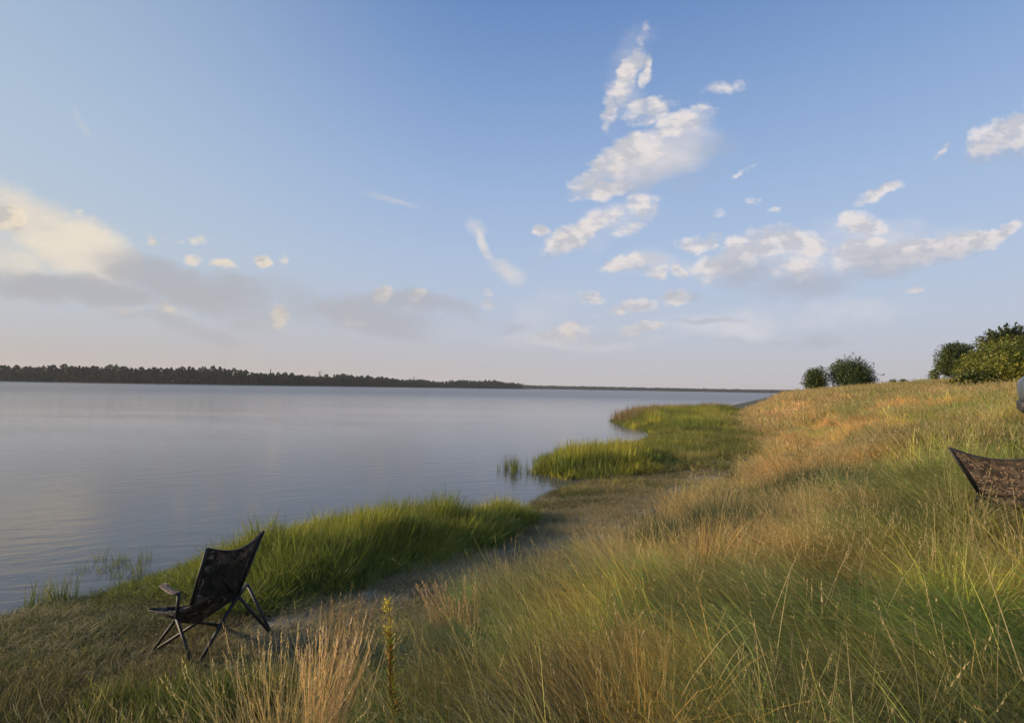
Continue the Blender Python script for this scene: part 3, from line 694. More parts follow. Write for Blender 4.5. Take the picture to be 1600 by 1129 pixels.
xx = ra[0] + (rb[0] - ra[0]) * rr_ + RNG.normal(0, .7, 420) - 1.6 * np.sin(rr_ * math.pi); yy = ra[1] + (rb[1] - ra[1]) * rr_ + RNG.normal(0, 1.0, 420) + 1.5 * np.sin(rr_ * math.pi)
scatter('feathery_reeds', P_FREED, 6, xx, yy, np.maximum(lay(xx, yy)[0], -.1), RNG.uniform(0, 6.28, 420), RNG.uniform(0, .12, 420), sc3(np.full(420, 1.0), 1.55 * uni(420, .3)), np.tile(np.array((.20, .15, .075)), (420, 1)),
        'tall feathery reed tops along the back of the farthest reed bed', 'reeds')
# a few loose reeds standing in the water off the spit and off the near shore
for (px, py, rr, n, hh, lab) in ((815, 735, .35, 26, 1.0, 'sparse reeds standing in the water left of the spit'),                                 (72, 942, .16, 7, .55, 'few dark reed stems at the water edge by the left border'), (190, 884, .3, 16, .45, 'ragged dark reeds where the near shore meets the water')):
    d = ray(px, py); t = 2.3 / -d.z if d.z < -.02 else 44
    t = min(t, 46); cx, cy = d.x * t, d.y * t
    x = RNG.normal(cx, rr * (1.6 if rr > 1 else 1), n); y = RNG.normal(cy, rr * .7, n); z = np.maximum(lay(x, y)[0], -.1)
    scatter('loose_reeds', P_REED if rr < 1 else P_FREED, 6, x, y, z, RNG.uniform(0, 6.28, n), RNG.uniform(0, .1, n), sc3(np.full(n, .55), hh * uni(n)), np.tile((C_REED * .7) if rr < 1 else C_PINK * .7, (n, 1)), lab, 'reeds')

# ------------------------------------------------------------------ trees
LEAF = leafy('tree_leaf', .30, .5, inst=False)
def bark(): return plain('bark', (.10, .075, .05), .9, var=.4, scale=14, bmp=.6)
BARK = bark()
def leaves_mesh(P, N, size, tint, name, parent, straw=0.0, org=(0, 0, 0)):
    """P leaf centres, each leaf a folded rhombus of its own"""
    n = len(P); a = RNG.normal(size=(n, 3)); a /= np.linalg.norm(a, axis=1)[:, None]
    c = np.cross(a, RNG.normal(size=(n, 3))); c /= np.linalg.norm(c, axis=1)[:, None]
    s = (size * RNG.uniform(.6, 1.4, n))[:, None]
    V = np.stack([P - a * s, P + c * s * .45, P + a * s, P - c * s * .45 + np.cross(a, c) * s * .15], 1).reshape(-1, 3) - np.array(org)
    i = np.arange(n)[:, None] * 4; Q = i + np.arange(4)[None, :]
    col = np.repeat(np.column_stack([tint, np.ones(n)]), 4, 0); sh = np.repeat(RNG.random(n), 4)
    return mesh_obj(name, V, Q, LEAF, parent, False, {'tint': ('FLOAT_COLOR', 'POINT', col), 'shade': ('FLOAT', 'POINT', sh), 'straw': ('FLOAT', 'POINT', np.full(len(sh), straw))})
def crown_points(n, H, W, z0, seed, spiky=.35, lump=9):
    r = np.random.default_rng(seed)
    cen = []; 
    for i in range(lump):
        a = r.uniform(0, 6.28); q = math.sqrt(r.random()) * .62; zz = r.uniform(.12, .82)
        prof = math.sqrt(max(0.05, 1 - (2 * zz - .85) ** 2)) 
        cen.append((q * prof * W / 2 * math.cos(a), q * prof * W / 2 * math.sin(a), z0 + zz * (H - z0), r.uniform(.22, .36) * W))
    cen.append((0, 0, z0 + .72 * (H - z0), .34 * W)); cen.append((0, 0, z0 + .4 * (H - z0), .40 * W))
    cen = np.array(cen); k = r.integers(0, len(cen), n)
    d = r.normal(size=(n, 3)); d /= np.linalg.norm(d, axis=1)[:, None]
    rad = r.random(n) ** .4 * (.75 + .35 * vnoise(d[:, 0] * 3 + k * 3.1, d[:, 2] * 3 + d[:, 1] * 2))
    P = cen[k, :3] + d * (rad * cen[k, 3])[:, None] * np.array([1, 1, .8])
    g2 = r.random(n) < .55                                          # the rounded body of the crown
    dd = r.normal(size=(n, 3)); dd /= np.linalg.norm(dd, axis=1)[:, None]
    ra = (r.random(n) ** .45) * (.80 + .42 * vnoise(dd[:, 0] * 3.2 + seed, dd[:, 2] * 3.2 + dd[:, 1] * 2.4))
    PB = np.array([0, 0, z0 * .5 + H * .50]) + dd * ra[:, None] * np.array([W / 2, W / 2, H * .50])
    P = np.where(g2[:, None], PB, P)
    m = int(n * spiky * .6); tw = 130                                     # shoots that stick out of the outline
    ti = r.integers(0, tw, m); td = r.normal(size=(tw, 3)); td[:, 2] = np.abs(td[:, 2]) * .9 + .15; td /= np.linalg.norm(td, axis=1)[:, None]
    tk = r.integers(0, len(cen), tw); t = r.random(m)
    L = r.uniform(.9, 1.35, tw)
    P2 = cen[tk[ti], :3] + td[ti] * (cen[tk[ti], 3] * L[ti] * (.55 + .45 * t))[:, None] + r.normal(size=(m, 3)) * .035 * W * (1.1 - t)[:, None]
    P = np.vstack([P[: n - m], P2]); P[:, 2] = np.maximum(P[:, 2], z0 * .6 + .04)
    return P, cen
def tree(name, x, y, H, W, z0, n, size, c1, c2, label, cat, seed, spiky=.35, group=None, trunkr=.12):
    z = gz(x, y); t = empty(name, (x, y, z), label, cat, group)
    P, cen = crown_points(n, H, W, z0, seed, spiky)
    f = fbm(P[:, 0] * 1.4 + seed, P[:, 2] * 1.4 + P[:, 1], 3)
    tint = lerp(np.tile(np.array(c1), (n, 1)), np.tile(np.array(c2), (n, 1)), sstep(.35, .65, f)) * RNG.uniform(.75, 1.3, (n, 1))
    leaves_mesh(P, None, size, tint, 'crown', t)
    r = random.Random(seed); mb = MB(); mb.tube([(0, 0, -.15), (.03, 0, z0 + .2), (0, .05, H * .55), (.05, 0, H * .8)], [trunkr, trunkr * .85, trunkr * .5, trunkr * .15], 7)
    for c in cen:
        zb = r.uniform(.1, .4) * H
        mb.tube([(0, 0, zb), (c[0] * .5, c[1] * .5, (zb + c[2]) / 2 + .05 * H), (c[0], c[1], c[2])], [trunkr * .5, trunkr * .35, trunkr * .12], 5)
    mb.build('trunk', BARK, t)
    return t
DG1, DG2 = (.036, .062, .016), (.080, .105, .026)
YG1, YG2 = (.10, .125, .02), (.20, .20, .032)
def px_xy(px, Y): d = ray(px, 600); return d.x * Y, Y
x, y = px_xy(1330, 60); tree('round_tree', x, y, 4.1, 5.0, .1, 26000, .08, DG1, DG2, 'dark round spreading tree on the hill crest, the wider of the pair', 'tree', 3, .2)
x, y = px_xy(1275, 61); tree('small_tree', x, y, 3.4, 2.8, .1, 12000, .08, (.045, .07, .015), (.10, .115, .025), 'smaller yellowish tree leaning against the left side of the wide round one', 'tree', 8, .2)
x, y = px_xy(1497, 46); tree('round_tree', x, y, 3.6, 3.2, .3, 18000, .075, DG1, (.075, .10, .022), 'dense rounded green tree at the left end of the thicket on the right', 'tree', 12, .3)
x, y = px_xy(1578, 40); tree('dense_tree', x, y, 3.9, 4.4, .5, 20000, .085, (.035, .055, .014), (.11, .115, .025), 'tallest dark tree, cut off by the right border above the car', 'tree', 21, .55)
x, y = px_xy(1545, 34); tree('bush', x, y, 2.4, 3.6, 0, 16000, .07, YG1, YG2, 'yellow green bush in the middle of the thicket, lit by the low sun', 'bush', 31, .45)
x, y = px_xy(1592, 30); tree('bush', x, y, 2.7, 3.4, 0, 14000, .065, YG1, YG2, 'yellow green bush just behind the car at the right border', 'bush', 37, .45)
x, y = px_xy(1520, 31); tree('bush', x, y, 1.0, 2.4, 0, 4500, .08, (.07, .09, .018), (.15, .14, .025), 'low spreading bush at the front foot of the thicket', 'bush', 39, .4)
x, y = px_xy(1459, 46); tree('sapling', x, y, 1.3, 1.0, .1, 900, .08, DG2, YG1, 'thin sapling at the left foot of the rounded tree', 'sapling', 44, .6, trunkr=.03)
x, y = px_xy(1396, 52); tree('sapling', x, y, .8, .9, .1, 380, .08, DG1, DG2, 'tiny dark sapling on the bare skyline, left one of two', 'sapling', 45, .7, trunkr=.02)
x, y = px_xy(1412, 52); tree('sapling', x, y, .9, .8, .1, 380, .08, DG1, DG2, 'tiny dark sapling on the bare skyline, right one of two', 'sapling', 46, .7, trunkr=.02)

def wood(name, spots, label, nleaf, lsize, c1, c2, hm=(10.5, 15.8), cone=.35, seed=5):
    """a wood seen from afar: each tree its own crown of leaf clumps and a trunk, joined into one mass"""
    r = np.random.default_rng(seed); Ps = []; S = []; C = []; mb = MB()
    for (x, y, hs) in spots:
        H = r.uniform(*hm) * hs; W = H * r.uniform(.38, .62); n = nleaf
        t = r.random(n) ** .8; a = r.uniform(0, 6.28, n)
        if r.random() < cone: pr = (1 - t) ** .8 * .85
        else: pr = np.sqrt(np.clip(1 - (2 * t - .9) ** 2, 0.02, 1))
        q = np.sqrt(r.random(n)) * .35 + .65
        X = x + np.cos(a) * pr * q * W / 2 + r.normal(0, .15, n); Y = y + np.sin(a) * pr * q * W / 2; Z = (.01 + .99 * t) * H + .6
        Ps.append(np.column_stack([X, Y, Z])); k = r.random(); base = np.array(c1) * (1 - k) + np.array(c2) * k
        C.append(np.tile(base * r.uniform(.7, 1.3), (n, 1)) * r.uniform(.7, 1.35, (n, 1))); S.append(np.full(n, lsize * H / 14))
        mb.tube([(x, y, .2), (x + r.normal(0, .2), y, H * .8)], [.22, .08], 4)
    P = np.vstack(Ps); s = np.concatenate(S)
    o = leaves_mesh(P, None, 1.0, np.vstack(C), name, None)
    # sizes: rescale each leaf about its centre
    V = np.empty(len(P) * 12, np.float32); o.data.vertices.foreach_get('co', V); V = V.reshape(-1, 4, 3); c = P[:, None, :]
    V = c + (V - c) * s[:, None, None] * np.array([1, 1, 1]); o.data.vertices.foreach_set('co', V.astype(np.float32).ravel()); o.data.update()
    tr = mb.build('trunks', BARK, o); tr['kind'] = 'stuff'
    return tag(o, label, 'forest', kind='stuff')
def along(poly, step, rows, depth, jit, hs=lambda u: 1.0, seed=1):
    r = np.random.default_rng(seed); out = []; poly = np.array(poly, float); L = np.hypot(*(poly[1:] - poly[:-1]).T); tot = L.sum(); u = 0
    while u < tot:
        k = 0; q = u
        while q > L[k]: q -= L[k]; k += 1
        e = (poly[k + 1] - poly[k]) / L[k]; p = poly[k] + e * q; nrm = np.array([-e[1], e[0]])
        for i in range(rows):
            d = 14 + i * depth + r.uniform(-2, 2); pp = p + nrm * d + e * r.uniform(-jit, jit)
            out.append((pp[0], pp[1], hs(u / tot) * (1 + .05 * i)))
        u += step
    return out
NS = [(-640, 180), (-590, 400), (-500, 492), (-400, 530), (-280, 598), (-254, 705), (-222, 855), (-139, 1058), (-34, 1188), (42, 1330)]
def hnear(u): return 1.0 + .13 * math.sin(u * 23) + .09 * math.sin(u * 71) - .15 * (u > .62) * (u < .68)
FARS = along(NS, 4.6, 4, 7, 2.2, hnear) + [(a + 0, b, .45) for a, b, c in along(NS, 4.0, 1, 0, 2.0, seed=3)] + [(-505 - 9 * k + 20 * math.sin(k * 7), 512 + 6 * math.sin(k * 3.3) - (k > 8) * (k - 8) * 8, 1.1) for k in range(16)] + [(-500 - 60 * ((k * .618) % 1), 497 + 42 * ((k * .377) % 1), 1.05) for k in range(60)]
wood('far_forest', FARS, 'dark continuous forest along the far shore on the left', 135, 1.25, (.012, .026, .008), (.028, .046, .016))
FS = [(60, 1980), (100, 2215), (500, 2295), (900, 2345), (1310, 2262), (1700, 2300)]
wood('distant_forest', along(FS, 4.5, 3, 12, 2, lambda u: 1.0, 2) + [(a - 70 + 7 * k, b + 22 + 5 * math.sin(k * 2.7), 1.0) for a, b in FS for k in range(21)], 'thin hazy grey green forest line on the horizon towards the right', 70, 2.6, (.022, .036, .018), (.045, .060, .030), (11, 14.5), .2, 6)
# pale reeds and bare bank at the foot of the forest
fr = along([(a, b) for a, b in NS[1:]], 1.6, 2, 2.0, 1.2, seed=9); fr = np.array(fr)
dirn = fr[:, :2] / np.hypot(fr[:, 0], fr[:, 1])[:, None]; q = fr[:, :2] - dirn * 13
scatter('far_shore_reeds', P_FREED, 6, q[:, 0], q[:, 1], np.full(len(q), .0), RNG.uniform(0, 6, len(q)), np.zeros(len(q)), sc3(np.full(len(q), 2.2), np.full(len(q), 2.2)), np.tile(np.array((.07, .085, .03)), (len(q), 1)),
        'pale green reed fringe at the foot of the far forest', 'reeds')
# unseen wood added on the left shore, heights set to shade the near shore
sh = []
r_ = random.Random(4)
for i in range(34):
    xx = r_.uniform(-66, -44); yy = r_.uniform(-22, 9.5)
    if yy > 12 - (xx + 62) * .31 - 1.5: yy -= 4
    sh.append((xx, yy, (13.1 + (-52 - xx) * .22 - (3.0 if yy < 6.8 else 0)) / 14.25))
wood('shade_wood', sh, 'unseen leafy wood added left of the lake inlet to shade the near shore', 420, .62, (.03, .05, .012), (.07, .09, .02), (13.9, 14.6), .1, 8)

# ------------------------------------------------------------------ power pylons beyond the forest
STEEL = plain('galvanised_steel', (.16, .17, .18), .6, .3)
def pylon(x, y, H, label, arms=True):
    t = empty('power_pylon', (x, y, 1.0), label, 'pylon', 'power pylons beyond the far forest')
    m = MB(); w0 = H * .09
    for sx in (-1, 1):
        for sy in (-1, 1): m.tube([(sx * w0, sy * w0, 0), (sx * w0 * .3, sy * w0 * .3, H * .6), (0, 0, H)], [.28, .22, .14], 4)
    for k in range(9):
        z1, z2 = H * k / 10, H * (k + 1) / 10; a = w0 * (1 - .9 * k / 10); b = w0 * (1 - .9 * (k + 1) / 10)
        m.tube([(-a, -a, z1), (b, -b, z2)], .1, 3); m.tube([(a, a, z1), (-b, b, z2)], .1, 3); m.tube([(-a, a, z1), (-b, -b, z2)], .1, 3)
    m.build('lattice', STEEL, t)
    if arms:
        for zf, wd in ((.70, .2), (.82, .26), (.93, .16)):
            MB().tube([(-H * wd, 0, H * zf), (0, 0, H * zf + H * .03), (H * wd, 0, H * zf)], .22, 4).build('crossarm', STEEL, t)
d = ray(422, 600); pylon(d.x * 640, 640, 21.5, 'slim mast rising above the forest, leftmost of the pylons', False)
d = ray(499, 600); pylon(d.x * 900, 900, 27, 'small lattice pylon over the forest, middle one of the three')
d = ray(646, 600); pylon(d.x * 1500, 1500, 31, 'faint lattice pylon over the forest, rightmost of the three')

# ------------------------------------------------------------------ camping chairs
def camo(name, cols, scale, rough=.85, weave=True):
    m, g, o = mat(name); tc = g.n.new('ShaderNodeTexCoord'); P = tc.outputs['Object']
    a, ac = g.noise(P, scale, 3, .6, .8); b, _ = g.noise(g.vm('ADD', P, (4, 2, 7)), scale * 1.7, 3, .6, 1.2); c, _ = g.noise(g.vm('ADD', P, (1, 9, 3)), scale * 2.6, 2, .5, 1)
    col = g.mix(g.mr(a, .50, .53), cols[0], cols[1]); col = g.mix(g.mr(b, .55, .58), col, cols[2]); col = g.mix(g.mr(c, .60, .63), col, cols[3])
    wv = g.n.new('ShaderNodeTexWave'); g.put(wv.inputs['Vector'], P); wv.inputs['Scale'].default_value = 160
    princ(g, o, col, rough, Normal=bump(g, wv.outputs['Fac'], .3, .0008)); return m
CAMO_D = camo('dark_camouflage_fabric', ((.012, .011, .010), (.085, .062, .046), (.036, .046, .024), (.20, .15, .125)), 9)
CAMO_B = camo('brown_camouflage_fabric', ((.030, .019, .016), (.115, .078, .058), (.055, .050, .038), (.28, .19, .14)), 13)
CAMO_R = camo('rust_camouflage_fabric', ((.05, .035, .03), (.22, .11, .08), (.12, .08, .06), (.30, .20, .16)), 14)
TUBE = plain('black_painted_tube', (.012, .012, .013), .62, .0, .1, 60, .05)
RUB = plain('black_rubber', (.01, .01, .01), .8)
def mesh_fabric():
    m, g, o = mat('dark_mesh_fabric'); tc = g.n.new('ShaderNodeTexCoord')
    a, _ = g.noise(tc.outputs['Object'], 9, 3, .6, .6); b, _ = g.noise(g.vm('ADD', tc.outputs['Object'], (3, 1, 5)), 14, 2, .5, 1)
    col = g.mix(g.mr(a, .5, .56), (.014, .014, .010), (.035, .034, .018)); col = g.mix(g.mr(b, .62, .66), col, (.085, .042, .030))
    p = princ(g, None, col, .8); t = g.n.new('ShaderNodeBsdfTransparent'); mx = g.n.new('ShaderNodeMixShader'); mx.inputs[0].default_value = .82
    g.l.new(t.outputs[0], mx.inputs[1]); g.l.new(p.outputs[0], mx.inputs[2]); g.l.new(mx.outputs[0], o.inputs[0]); return m
MESHF = mesh_fabric()
def lerpv(a, b, t): return Vector(a) * (1 - t) + Vector(b) * t
def chair(org, label, group, P, fab, arm_fab, panel=True):
    """P: named world points of the frame and the cloth"""
    t = empty('camping_chair', org, label, 'camping chair', group); O = Vector(org)
    def rod(name, a, b, r=.009, foot=False):
        o = MB(O).tube([P[a] if isinstance(a, str) else a, P[b] if isinstance(b, str) else b], r, 8).build(name, TUBE, t)
        if foot:
            pb = P[b]; d = (pb - P[a]).normalized()
            MB(O).tube([pb - d * .03, pb + d * .008], .014, 8).build('foot_cap', RUB, o)
    for a, b in P['legs']: rod('leg', a, b, .0125, True)
    for a, b in P['posts']: rod('back_post', a, b, .0125)
    for a, b in P['arms']: rod('arm_post', a, b, .013)
    nrm = (P['TR'] - P['TL']).cross(P['BL'] - P['TL']).normalized()
    def back(u, v, off=0.0):
        p = lerpv(lerpv(P['BL'], P['BR'], u), lerpv(P['TL'], P['TR'], u), v)
        p = p + nrm * (P['sag'] * math.sin(math.pi * u) * (.5 + .5 * v) + off)
        p.z -= P['dip'] * math.sin(math.pi * u) ** 1.0 * v ** 2 * (1.15 - .3 * u)
        edge = math.sin(math.pi * v) * .018 * (1 if u < .5 else -1) * (abs(u - .5) * 2) ** 3
        return p + (P['TR'] - P['TL']).normalized() * edge
    b = MB(O); b.grid(back, 14, 14, .004); bo = b.build('backrest', fab, t)
    # see-through centre panel, head band and piping are sewn on
    if panel: MB(O).grid(lambda u, v: back(.16 + .68 * u, .12 + .60 * v, -.004), 8, 8).build('mesh_panel', MESHF, bo)
    MB(O).grid(lambda u, v: back(.02 + .96 * u, .80 + .19 * v, .007), 12, 3, .012).build('head_band', fab, bo)
    MB(O).tube([back(i / 14, 1.0) for i in range(15)], .006, 6).build('piping', TUBE, bo)
    MB(O).tube([back(0, i / 10) for i in range(11)], .006, 6).build('piping', TUBE, bo)
    MB(O).tube([back(1, i / 10) for i in range(11)], .006, 6).build('piping', TUBE, bo)
    def seat(u, v):
        p = lerpv(lerpv(P['BL'], P['BR'], u), lerpv(P['SL'], P['SR'], u), v)
        p.z -= .11 * math.sin(math.pi * u) * math.sin(math.pi * min(1, v)) + .03 * math.sin(math.pi * v)
        return p
    so_ = MB(O).grid(seat, 10, 10, .006).build('seat', arm_fab, t)
    MB(O).tube([seat(i / 10, 1.0) for i in range(11)], .011, 6).build('piping', fab, so_)
    for a, b2, wv in P['straps']:
        A, B = P[a], P[b2]; sd = (P['TR'] - P['TL']).normalized() * wv
        MB(O).grid(lambda u, v: lerpv(A - sd * .5, B - sd * .5, u) + sd * v - Vector((0, 0, .02 * math.sin(math.pi * u))), 6, 3, .008).build('armrest', P.get('armfab', arm_fab), t)
    return t
A_, B_, C_, D_ = ground_hit(304, 1049), ground_hit(235, 1022), ground_hit(424, 990), ground_hit(343, 980)
P1 = dict(A=A_, B=B_, C=C_, D=D_, H=at(276, 966, (A_.y + B_.y) / 2), R=at(371, 930, (A_.y + C_.y) / 2 + .08), R2=at(386, 912, (C_.y + D_.y) / 2), K=at(298, 944, A_.y + .08),
          TL=at(324, 856, A_.y + .03), TR=at(412, 829, C_.y - .05), BL=at(300, 945, A_.y + .08), BR=at(372, 932, C_.y - .15), T2=at(279.5, 927, (A_.y + B_.y) / 2),
          SL=at(232, 952, B_.y + .02), E=at(254, 913, B_.y + .12), sag=-.05, dip=.055)
P1['SR'] = P1['SL'] + (P1['BR'] - P1['BL']) * .95 + Vector((0, 0, -.04))
P1['F2'] = lerpv(P1['BR'], P1['SR'], .6)
P1['M1'] = at(329, 885, A_.y + .1); P1['M2'] = at(368, 925, (A_.y + C_.y) / 2 + .05)
P1['legs'] = [('H', 'A'), ('H', 'B'), ('R', 'B'), ('H', 'D'), ('R', 'C'), ('R2', 'C'), ('R', 'A'), ('R2', 'D')]
P1['posts'] = [('R', 'TR'), ('K', 'TL'), ('M1', 'M2'), ('R', 'R2')]
P1['arms'] = [('H', 'T2')]; P1['straps'] = [('T2', 'E', .06)]; P1['armfab'] = CAMO_B
cc = (A_ + B_ + C_ + D_) / 4
chair((cc.x, cc.y, gz(cc.x, cc.y)), 'dark folding camping chair with mesh back facing the lake on the low shore', None, P1, CAMO_D, CAMO_D)

TLw = at(1483, 699, 4.6); Wv = Vector((.36, -.52, 0)); Nv = Vector((.82, .57, 0)).normalized(); g0 = Vector((TLw.x, TLw.y, 0)) + Wv * .5 + Nv * .42
gzz = gz(g0.x, g0.y); H0 = TLw.z - gzz
def lp(f, s_, z): p = g0 + Nv * f + Wv * s_; return Vector((p.x, p.y, gzz + z))
P2 = dict(TL=TLw, TR=TLw + Wv, BL=lp(-.16, -.26, H0 * .52), BR=lp(-.16, .26, H0 * .52), SL=lp(.27, -.42, H0 * .47), SR=lp(.27, .42, H0 * .47), sag=.05, dip=.10,
          FL=lp(.26, -.46, 0), FR=lp(.26, .46, 0), GL=lp(-.3, -.46, 0), GR=lp(-.3, .46, 0), hFL=lp(.24, -.42, H0 * .46), hFR=lp(.24, .42, H0 * .46), hGL=lp(-.155, -.255, H0 * .50), hGR=lp(-.155, .255, H0 * .50),
          aL=lp(.26, -.45, H0 * .64), aR=lp(.26, .45, H0 * .64), bL=lp(-.22, -.34, H0 * .68), bR=lp(-.22, .34, H0 * .68))
for k in ('FL', 'FR', 'GL', 'GR'): P2[k].z = gz(P2[k].x, P2[k].y)
P2['legs'] = [('hFL', 'FR'), ('hFR', 'FL'), ('hGL', 'GR'), ('hGR', 'GL'), ('hFL', 'GL'), ('hGL', 'FL'), ('hFR', 'GR'), ('hGR', 'FR')]
P2['posts'] = [('hGL', 'TL'), ('hGR', 'TR')]; P2['arms'] = [('hFL', 'aL'), ('hFR', 'aR')]; P2['straps'] = [('bL', 'aL', .07), ('bR', 'aR', .07)]
chair((g0.x, g0.y, gzz), 'brown camouflage folding chair seen from behind, deep in the grass at the right border', None, P2, CAMO_B, CAMO_B, False)

# ------------------------------------------------------------------ parked car at the right border
PAINT = plain('blue_grey_car_paint', (.085, .105, .125), .30, .4, .03, 8, 0.0)
TRIM = plain('black_plastic_trim', (.02, .02, .022), .6); CHROME = plain('alloy_wheel', (.36, .30, .26), .35, .8, .05); GLASS = plain('dark_car_glass', (.015, .018, .02), .08, 0, .0, 5, 0)
LAMP = plain('headlamp_glass', (.5, .5, .52), .12, 0, .05); REDL = plain('tail_lamp', (.30, .012, .01), .2, 0, .05)
def car():
    L, Wd = 4.3, 1.78
    ax = Vector((.70, -.714, 0)); e0 = ray(1590, 620) * 9.6; p0 = Vector((e0.x, e0.y, 0)); p1 = p0 + ax * L
    z0_, z1_ = gz(*(p0 + ax * .5).xy), gz(*(p1 - ax * .6).xy); q = p0 + ax * L / 2 + Vector((.714, .70, 0)) * Wd / 2
    t = empty('parked_car', (q.x, q.y, (z0_ + z1_) / 2), 'blue grey car with black lower trim, only its end showing at the right border', 'car')
    t.rotation_euler = (0, math.asin(max(-.3, min(.3, (z1_ - z0_) / (L - 1.1)))), math.atan2(ax.y, ax.x) + math.pi)
    # local: x along the car from the visible end (-L/2), y away from the camera (+) ... the near side is -y
    def loft(st, ny=14):
        def fn(u, v):
            k = u * (len(st) - 1); i = min(int(k), len(st) - 2); f = k - i; a, b = st[i], st[i + 1]
            xx, zb, zt, hw = [a[j] * (1 - f) + b[j] * f for j in range(4)]
            an = v * 2 * math.pi; c, s_ = math.cos(an), math.sin(an); e = .38
            return (xx, hw * math.copysign(abs(c) ** e, c), (zb + zt) / 2 + (zt - zb) / 2 * math.copysign(abs(s_) ** e, s_))
        return fn
    h = L / 2
    body = [(-h, .62, .78, .30), (-h + .015, .50, .88, .62), (-h + .06, .46, .96, .76), (-h + .16, .42, 1.01, .84), (-h + .4, .40, 1.05, .88), (-h + 1.1, .38, 1.10, .89), (0, .36, 1.08, .89), (h - .9, .38, 1.06, .89), (h - .3, .42, 1.03, .87), (h - .1, .44, .98, .82), (h - .02, .5, .9, .70), (h, .6, .8, .4)]
    bo = MB().grid(loft(body), 40, 40).build('body', PAINT, t)
    low = [(-h - .02, .30, .50, .5), (-h, .26, .52, .74), (-h + .1, .22, .52, .85), (-h + .3, .22, .5, .87), (h - .3, .22, .5, .87), (h - .05, .26, .52, .78), (h + .02, .34, .5, .5)]
    MB().grid(loft(low), 30, 32).build('bumper_and_sill', TRIM, t)
    gh = [(-h + .05, .95, .99, .60), (-h + .25, .95, 1.45, .68), (-h + .5, .95, 1.60, .70), (-h + 1.6, .95, 1.64, .72), (h - 1.9, .95, 1.60, .71), (h - 1.25, .95, 1.2, .70), (h - .95, .95, 1.0, .66)]
    gh[0] = (-h + .12, .95, .99, .60)
    ro = MB().grid(loft(gh), 36, 32).build('roof', PAINT, t)
    for sy in (-1, 1):
        for xa, xb, za in ((-h + .55, -h + 1.1, 1.5), (-h + 1.18, -.15, 1.52), (-.05, h - 1.75, 1.48)):
            yo = sy * .722
            def win(u, v, xa=xa, xb=xb, za=za, yo=yo): return (xa + (xb - xa) * u, yo + sy * (.02 - .02 * v), 1.08 + (za - 1.08) * v)
            MB().grid(win, 3, 3, .006).build('window', GLASS, t)
        hd = MB().tube([(-.3, sy * .905, .95), (-.15, sy * .905, .95)], .015, 6).build('door_handle', TRIM, t)
        MB().tube([(h - 1.5, sy * .86, 1.08), (h - 1.45, sy * 1.0, 1.12)], [.05, .09], 8).build('wing_mirror', TRIM, t)
        MB().grid(lambda u, v: (-h + .03 + .10 * u, sy * (.72 + .12 * u), .72 + .22 * v), 3, 3, .01).build('tail_lamp', REDL, t)
        MB().grid(lambda u, v: (h - .03 - .14 * u, sy * (.36 + .18 * v), .72 + .16 * u), 3, 3, .01).build('headlight', LAMP, t)
        for xw in (-h + .82, h - .52):
            wc = Vector((xw, sy * .80, .34))
            ring = [(.34 + 0, 0)]
            tm = MB(); n = 28; prof = [(.22, -.10), (.31, -.11), (.34, -.08), (.345, 0), (.34, .08), (.31, .11), (.22, .10)]
            for i in range(n):
                an = 2 * math.pi * i / n
                for (rr, yy) in prof: tm.V.append(wc + Vector((rr * math.cos(an), yy, rr * math.sin(an))))
            m_ = len(prof)
            for i in range(n):
                for j in range(m_ - 1): tm.F.append((i * m_ + j, ((i + 1) % n) * m_ + j, ((i + 1) % n) * m_ + j + 1, i * m_ + j + 1))
            wh = empty_child('wheel', t); tm.build('tyre', RUB, wh)
            rm = MB(); rm.tube([wc + Vector((0, sy * .02, 0)), wc + Vector((0, sy * .10, 0))], [.07, .05], 12)
            for i in range(7):
                an = 2 * math.pi * i / 7; rm.tube([wc + Vector((0, sy * .09, 0)), wc + Vector((.21 * math.cos(an), sy * .085, .21 * math.sin(an)))], [.025, .018], 5)
            rm.tube([wc + Vector((.225 * math.cos(2 * math.pi * i / 24), sy * .09, .225 * math.sin(2 * math.pi * i / 24))) for i in range(25)], .018, 6)
            rm.build('rim', CHROME, wh)
            # dark wheel arch
            am = MB(); am.tube([wc + Vector((.40 * math.cos(a), sy * .07, .40 * math.sin(a))) for a in [math.pi * k / 12 for k in range(13)]], .045, 6)
            am.build('wheel_arch', TRIM, t)
    return t
def empty_child(name, parent):
    o = bpy.data.objects.new(name, None); COL.objects.link(o); o.parent = parent; return o
car()

